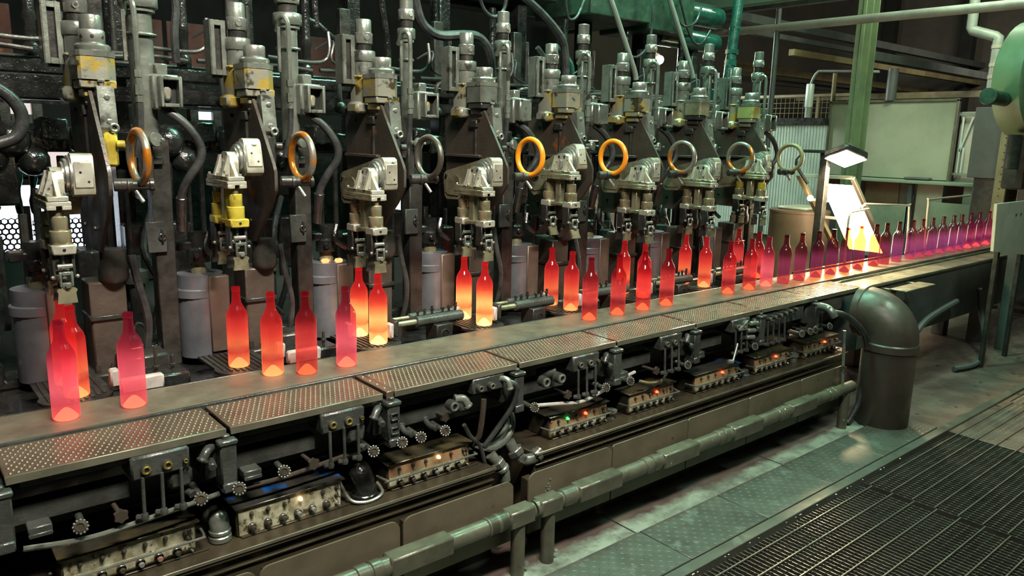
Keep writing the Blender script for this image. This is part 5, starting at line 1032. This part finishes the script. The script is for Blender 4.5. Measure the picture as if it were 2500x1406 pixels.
# perforated guards with daylight behind
def perf(name, label, x0, x1, z0, z1, y, r=.0105):
    t = thing('perforated_guard', label, 'guard', ((x0 + x1) / 2, y, z0), 'perforated guards')
    b = MB(); dx = r * 2.35; dz = dx * .866; nz = int((z1 - z0) / dz); nx = int((x1 - x0) / dx)
    for j in range(nz):
        for i in range(nx):
            cx, cz = x0 + dx * (i + (.5 if j % 2 else 0)), z0 + dz * j
            hexo = [(cx + dx / math.sqrt(3) * math.sin(a * math.pi / 3), y, cz + dx / math.sqrt(3) * math.cos(a * math.pi / 3)) for a in range(6)]
            hexi = [(cx + r * math.sin(a * math.pi / 3), y, cz + r * math.cos(a * math.pi / 3)) for a in range(6)]
            b.add(hexo + hexi, [(a, (a + 1) % 6, 6 + (a + 1) % 6, 6 + a) for a in range(6)])
    b.build('perforated_sheet', 'perf', t)['kind'] = 'stuff'
    for xa in (x0 - .03, x1 - .005 + dx): MB().box(xa, xa + .025, y - .01, y + .01, z0 - .03, z1 + .03, .002).build('frame_bar', 'dark', t)
perf('a', 'perforated black guard with daylight behind, at the left edge', .30, .50, 1.06, 1.24, 3.75)
perf('b', 'perforated black guard with daylight behind the first tong head', .51, .74, 1.05, 1.24, 3.75)
perf('c', 'small perforated guard right of the fourth takeout arm', 3.02, 3.26, 1.03, 1.22, 3.75)
perf('d', 'small perforated guard left of the fourth tong cylinders', 2.50, 2.70, 1.03, 1.16, 3.75)
bd = thing('back_cladding', 'dark sheet cladding behind the oily machine frame', 'cladding', (2, 4.15, .66))
for x0, x1, z0, z1, m in ((-1.2, 4.75, .66, 1.02, 'slate'), (.78, 2.45, 1.02, 1.62, 'grime'), (2.72, 2.98, 1.02, 1.62, 'grime'), (3.3, 4.4, 1.02, 1.62, 'grime'), (-1.2, .28, 1.02, 1.4, 'grime'), (-1.2, 4.75, 1.70, 1.86, 'grime')):
    MB().box(x0, x1, 4.14, 4.16, z0, z1, .002).build('sheet', m, bd)
for i, (x0, x1) in enumerate(((-.2, .55), (.98, 1.18), (1.2, 1.62), (1.9, 2.3))):
    MB().box(x0, x1, 4.10, 4.12, 1.87, 2.12, .003).build('rust_panel', 'umber', bd)
for i, x in enumerate((.49, .545, .60)): tag(MB().tube([(x, 3.9, 1.52), (x + .005, 3.9, 1.40), (x - .004, 3.9, 1.28), (x + .006, 3.9, 1.2)], [.012, .018, .010, .016, .009], 7, 4).build('green_rod', 'teal'), 'dripping green painted rod behind the first section, %s from the left' % ORD[i], 'rod', 'green rods')
t = tag(MB().box(.24, .52, 4.3, 4.33, 1.30, 1.46, .004).build('orange_cabinet', 'orange', origin=(.3, 4.3, 1.3)), 'orange framed cabinet front glimpsed at the left edge', 'cabinet'); MB().box(.26, .50, 4.292, 4.30, 1.32, 1.44, .002).build('grille', 'beige', t)
# overhead hoses, rods and ducts above the machine
OH = [([(2.05, 3.2, 2.35), (2.06, 3.2, 2.22), (2.10, 3.2, 2.12), (2.19, 3.2, 2.075), (2.34, 3.2, 2.09), (2.43, 3.2, 2.09), (2.49, 3.2, 2.05), (2.52, 3.2, 1.98), (2.53, 3.2, 1.90)], .024, 'rubber', 'fat gray hose sweeping down behind the third and fourth columns'),
      ([(2.80, 3.4, 2.42), (2.91, 3.4, 2.36), (3.06, 3.4, 2.28), (3.20, 3.4, 2.17), (3.24, 3.4, 2.05), (3.24, 3.4, 1.95)], .024, 'rubber', 'fat dark hose arching down behind the fifth column'),
      ([(3.58, 3.4, 2.47), (3.83, 3.4, 2.07), (3.87, 3.4, 1.98)], .017, 'pipegray', 'slanting pale rod above the sixth takeout arm'),
      ([(4.13, 3.4, 2.55), (4.40, 3.4, 2.14), (4.46, 3.4, 2.03)], .017, 'pipegray', 'slanting pale rod above the seventh takeout arm'),
      ([(2.58, 3.4, 2.36), (2.62, 3.4, 2.27), (2.69, 3.4, 2.235), (2.76, 3.4, 2.28), (2.78, 3.4, 2.38)], .010, 'rubber', 'drooping thin cable above the fourth column'),
      ([(3.22, 3.4, 2.40), (3.25, 3.4, 2.29), (3.32, 3.4, 2.31), (3.38, 3.4, 2.42)], .008, 'rubber', 'drooping thin cable above the fifth column'),
      ([(3.75, 3.4, 2.15), (3.86, 3.4, 2.12), (3.98, 3.4, 2.22), (4.0, 3.4, 2.45)], .008, 'rubber', 'long looping cable above the sixth column'),
      ([(4.2, 3.4, 2.45), (4.32, 3.4, 2.36), (4.45, 3.4, 2.40), (4.5, 3.4, 2.5)], .008, 'rubber', 'looping cable under the green roof duct of the machine'),
      ([(4.25, 3.4, 2.55), (4.4, 3.4, 2.30), (4.52, 3.4, 2.26), (4.62, 3.4, 2.36)], .008, 'rubber', 'second looping cable beside the tall green pipe'),
      ([(.98, 3.3, 2.18), (1.005, 3.3, 2.08), (.995, 3.3, 1.98), (.995, 3.3, 1.86)], .016, 'rubber', 'black hose hanging right of the first column'),
      ([(2.10, 3.6, 2.34), (2.125, 3.6, 2.2), (2.145, 3.6, 2.06), (2.15, 3.6, 1.98)], .018, 'grime', 'oily hose hanging left of the third column'),
      ([(1.74, 3.6, 2.35), (1.745, 3.6, 2.2), (1.75, 3.6, 2.1)], .016, 'grime', 'dripping oily pipe left of the third cushion cylinder'),
      ([(1.66, 3.6, 2.14), (1.75, 3.6, 2.12), (1.84, 3.6, 2.06), (1.92, 3.6, 2.03)], .014, 'grime', 'slanting oily rod left of the third cushion cylinder'),
      ([(2.44, 3.6, 2.36), (2.45, 3.6, 2.2), (2.455, 3.6, 2.08)], .014, 'grime', 'dripping thin pipe behind the fourth cushion cylinder'),
      ([(3.10, 3.5, 2.12), (3.16, 3.5, 2.06), (3.18, 3.5, 1.98), (3.18, 3.5, 1.9)], .016, 'manifold', 'bent gray hose left of the fifth cushion cylinder'),
      ([(3.3, 3.55, 2.15), (3.38, 3.5, 2.05), (3.40, 3.5, 1.92)], .014, 'teal', 'green tinged rod right of the fifth column')]
for pts, r, m, l in OH: tag(MB().tube(pts, r, 9, 5).build('overhead_hose' if m in ('rubber', 'grime', 'manifold') else 'overhead_rod', m), l, 'hose' if m in ('rubber', 'grime', 'manifold') else 'rod')
t = thing('overhead_box_duct', 'green boxy duct over the fifth to eighth sections', 'duct', (4.1, 3.6, 2.33))
MB().box(3.42, 3.98, 3.4, 3.9, 2.335, 2.9, .01).build('box_section', 'greendark', t); MB().box(4.02, 4.50, 3.45, 3.9, 2.31, 2.9, .01).build('box_section', 'greendark', t)
MB().cyl((4.4, 3.62, 2.50), (5.0, 3.62, 2.50), .075, n=18).cyl((4.3, 3.62, 2.32), (4.98, 3.62, 2.32), .07, n=18).build('round_duct', 'teal', t)
MB().box(2.6, 3.3, 3.55, 3.9, 2.40, 2.9, .01).build('box_section', 'greendark', t)
t = thing('tall_green_pipe', 'tall blue-green pipe rising at the end of the forming machine', 'pipe', (5.04, 3.5, 1.9))
MB().cyl((5.0, 3.5, 1.95), (5.085, 3.5, 2.7), .038, n=16).build('pipe', 'teal', t)
MB().zcyl(5.03, 3.5, [(.046, 2.16), (.046, 2.20)], 8).zcyl(5.04, 3.5, [(.05, 2.245), (.05, 2.275)], 8).zcyl(5.06, 3.5, [(.044, 2.42), (.044, 2.44)], 14).build('coupling', 'teal', t)
MB().box(4.80, 4.98, 3.45, 3.6, 1.75, 1.98, .01).zcyl(4.9, 3.5, [(.03, 1.98), (.03, 2.03), (.045, 2.03), (.045, 2.05)], 12).build('valve_box', 'teal', t)
# TAIL
for o in list(bpy.data.objects):
    if '_w' in o: del o['_w']
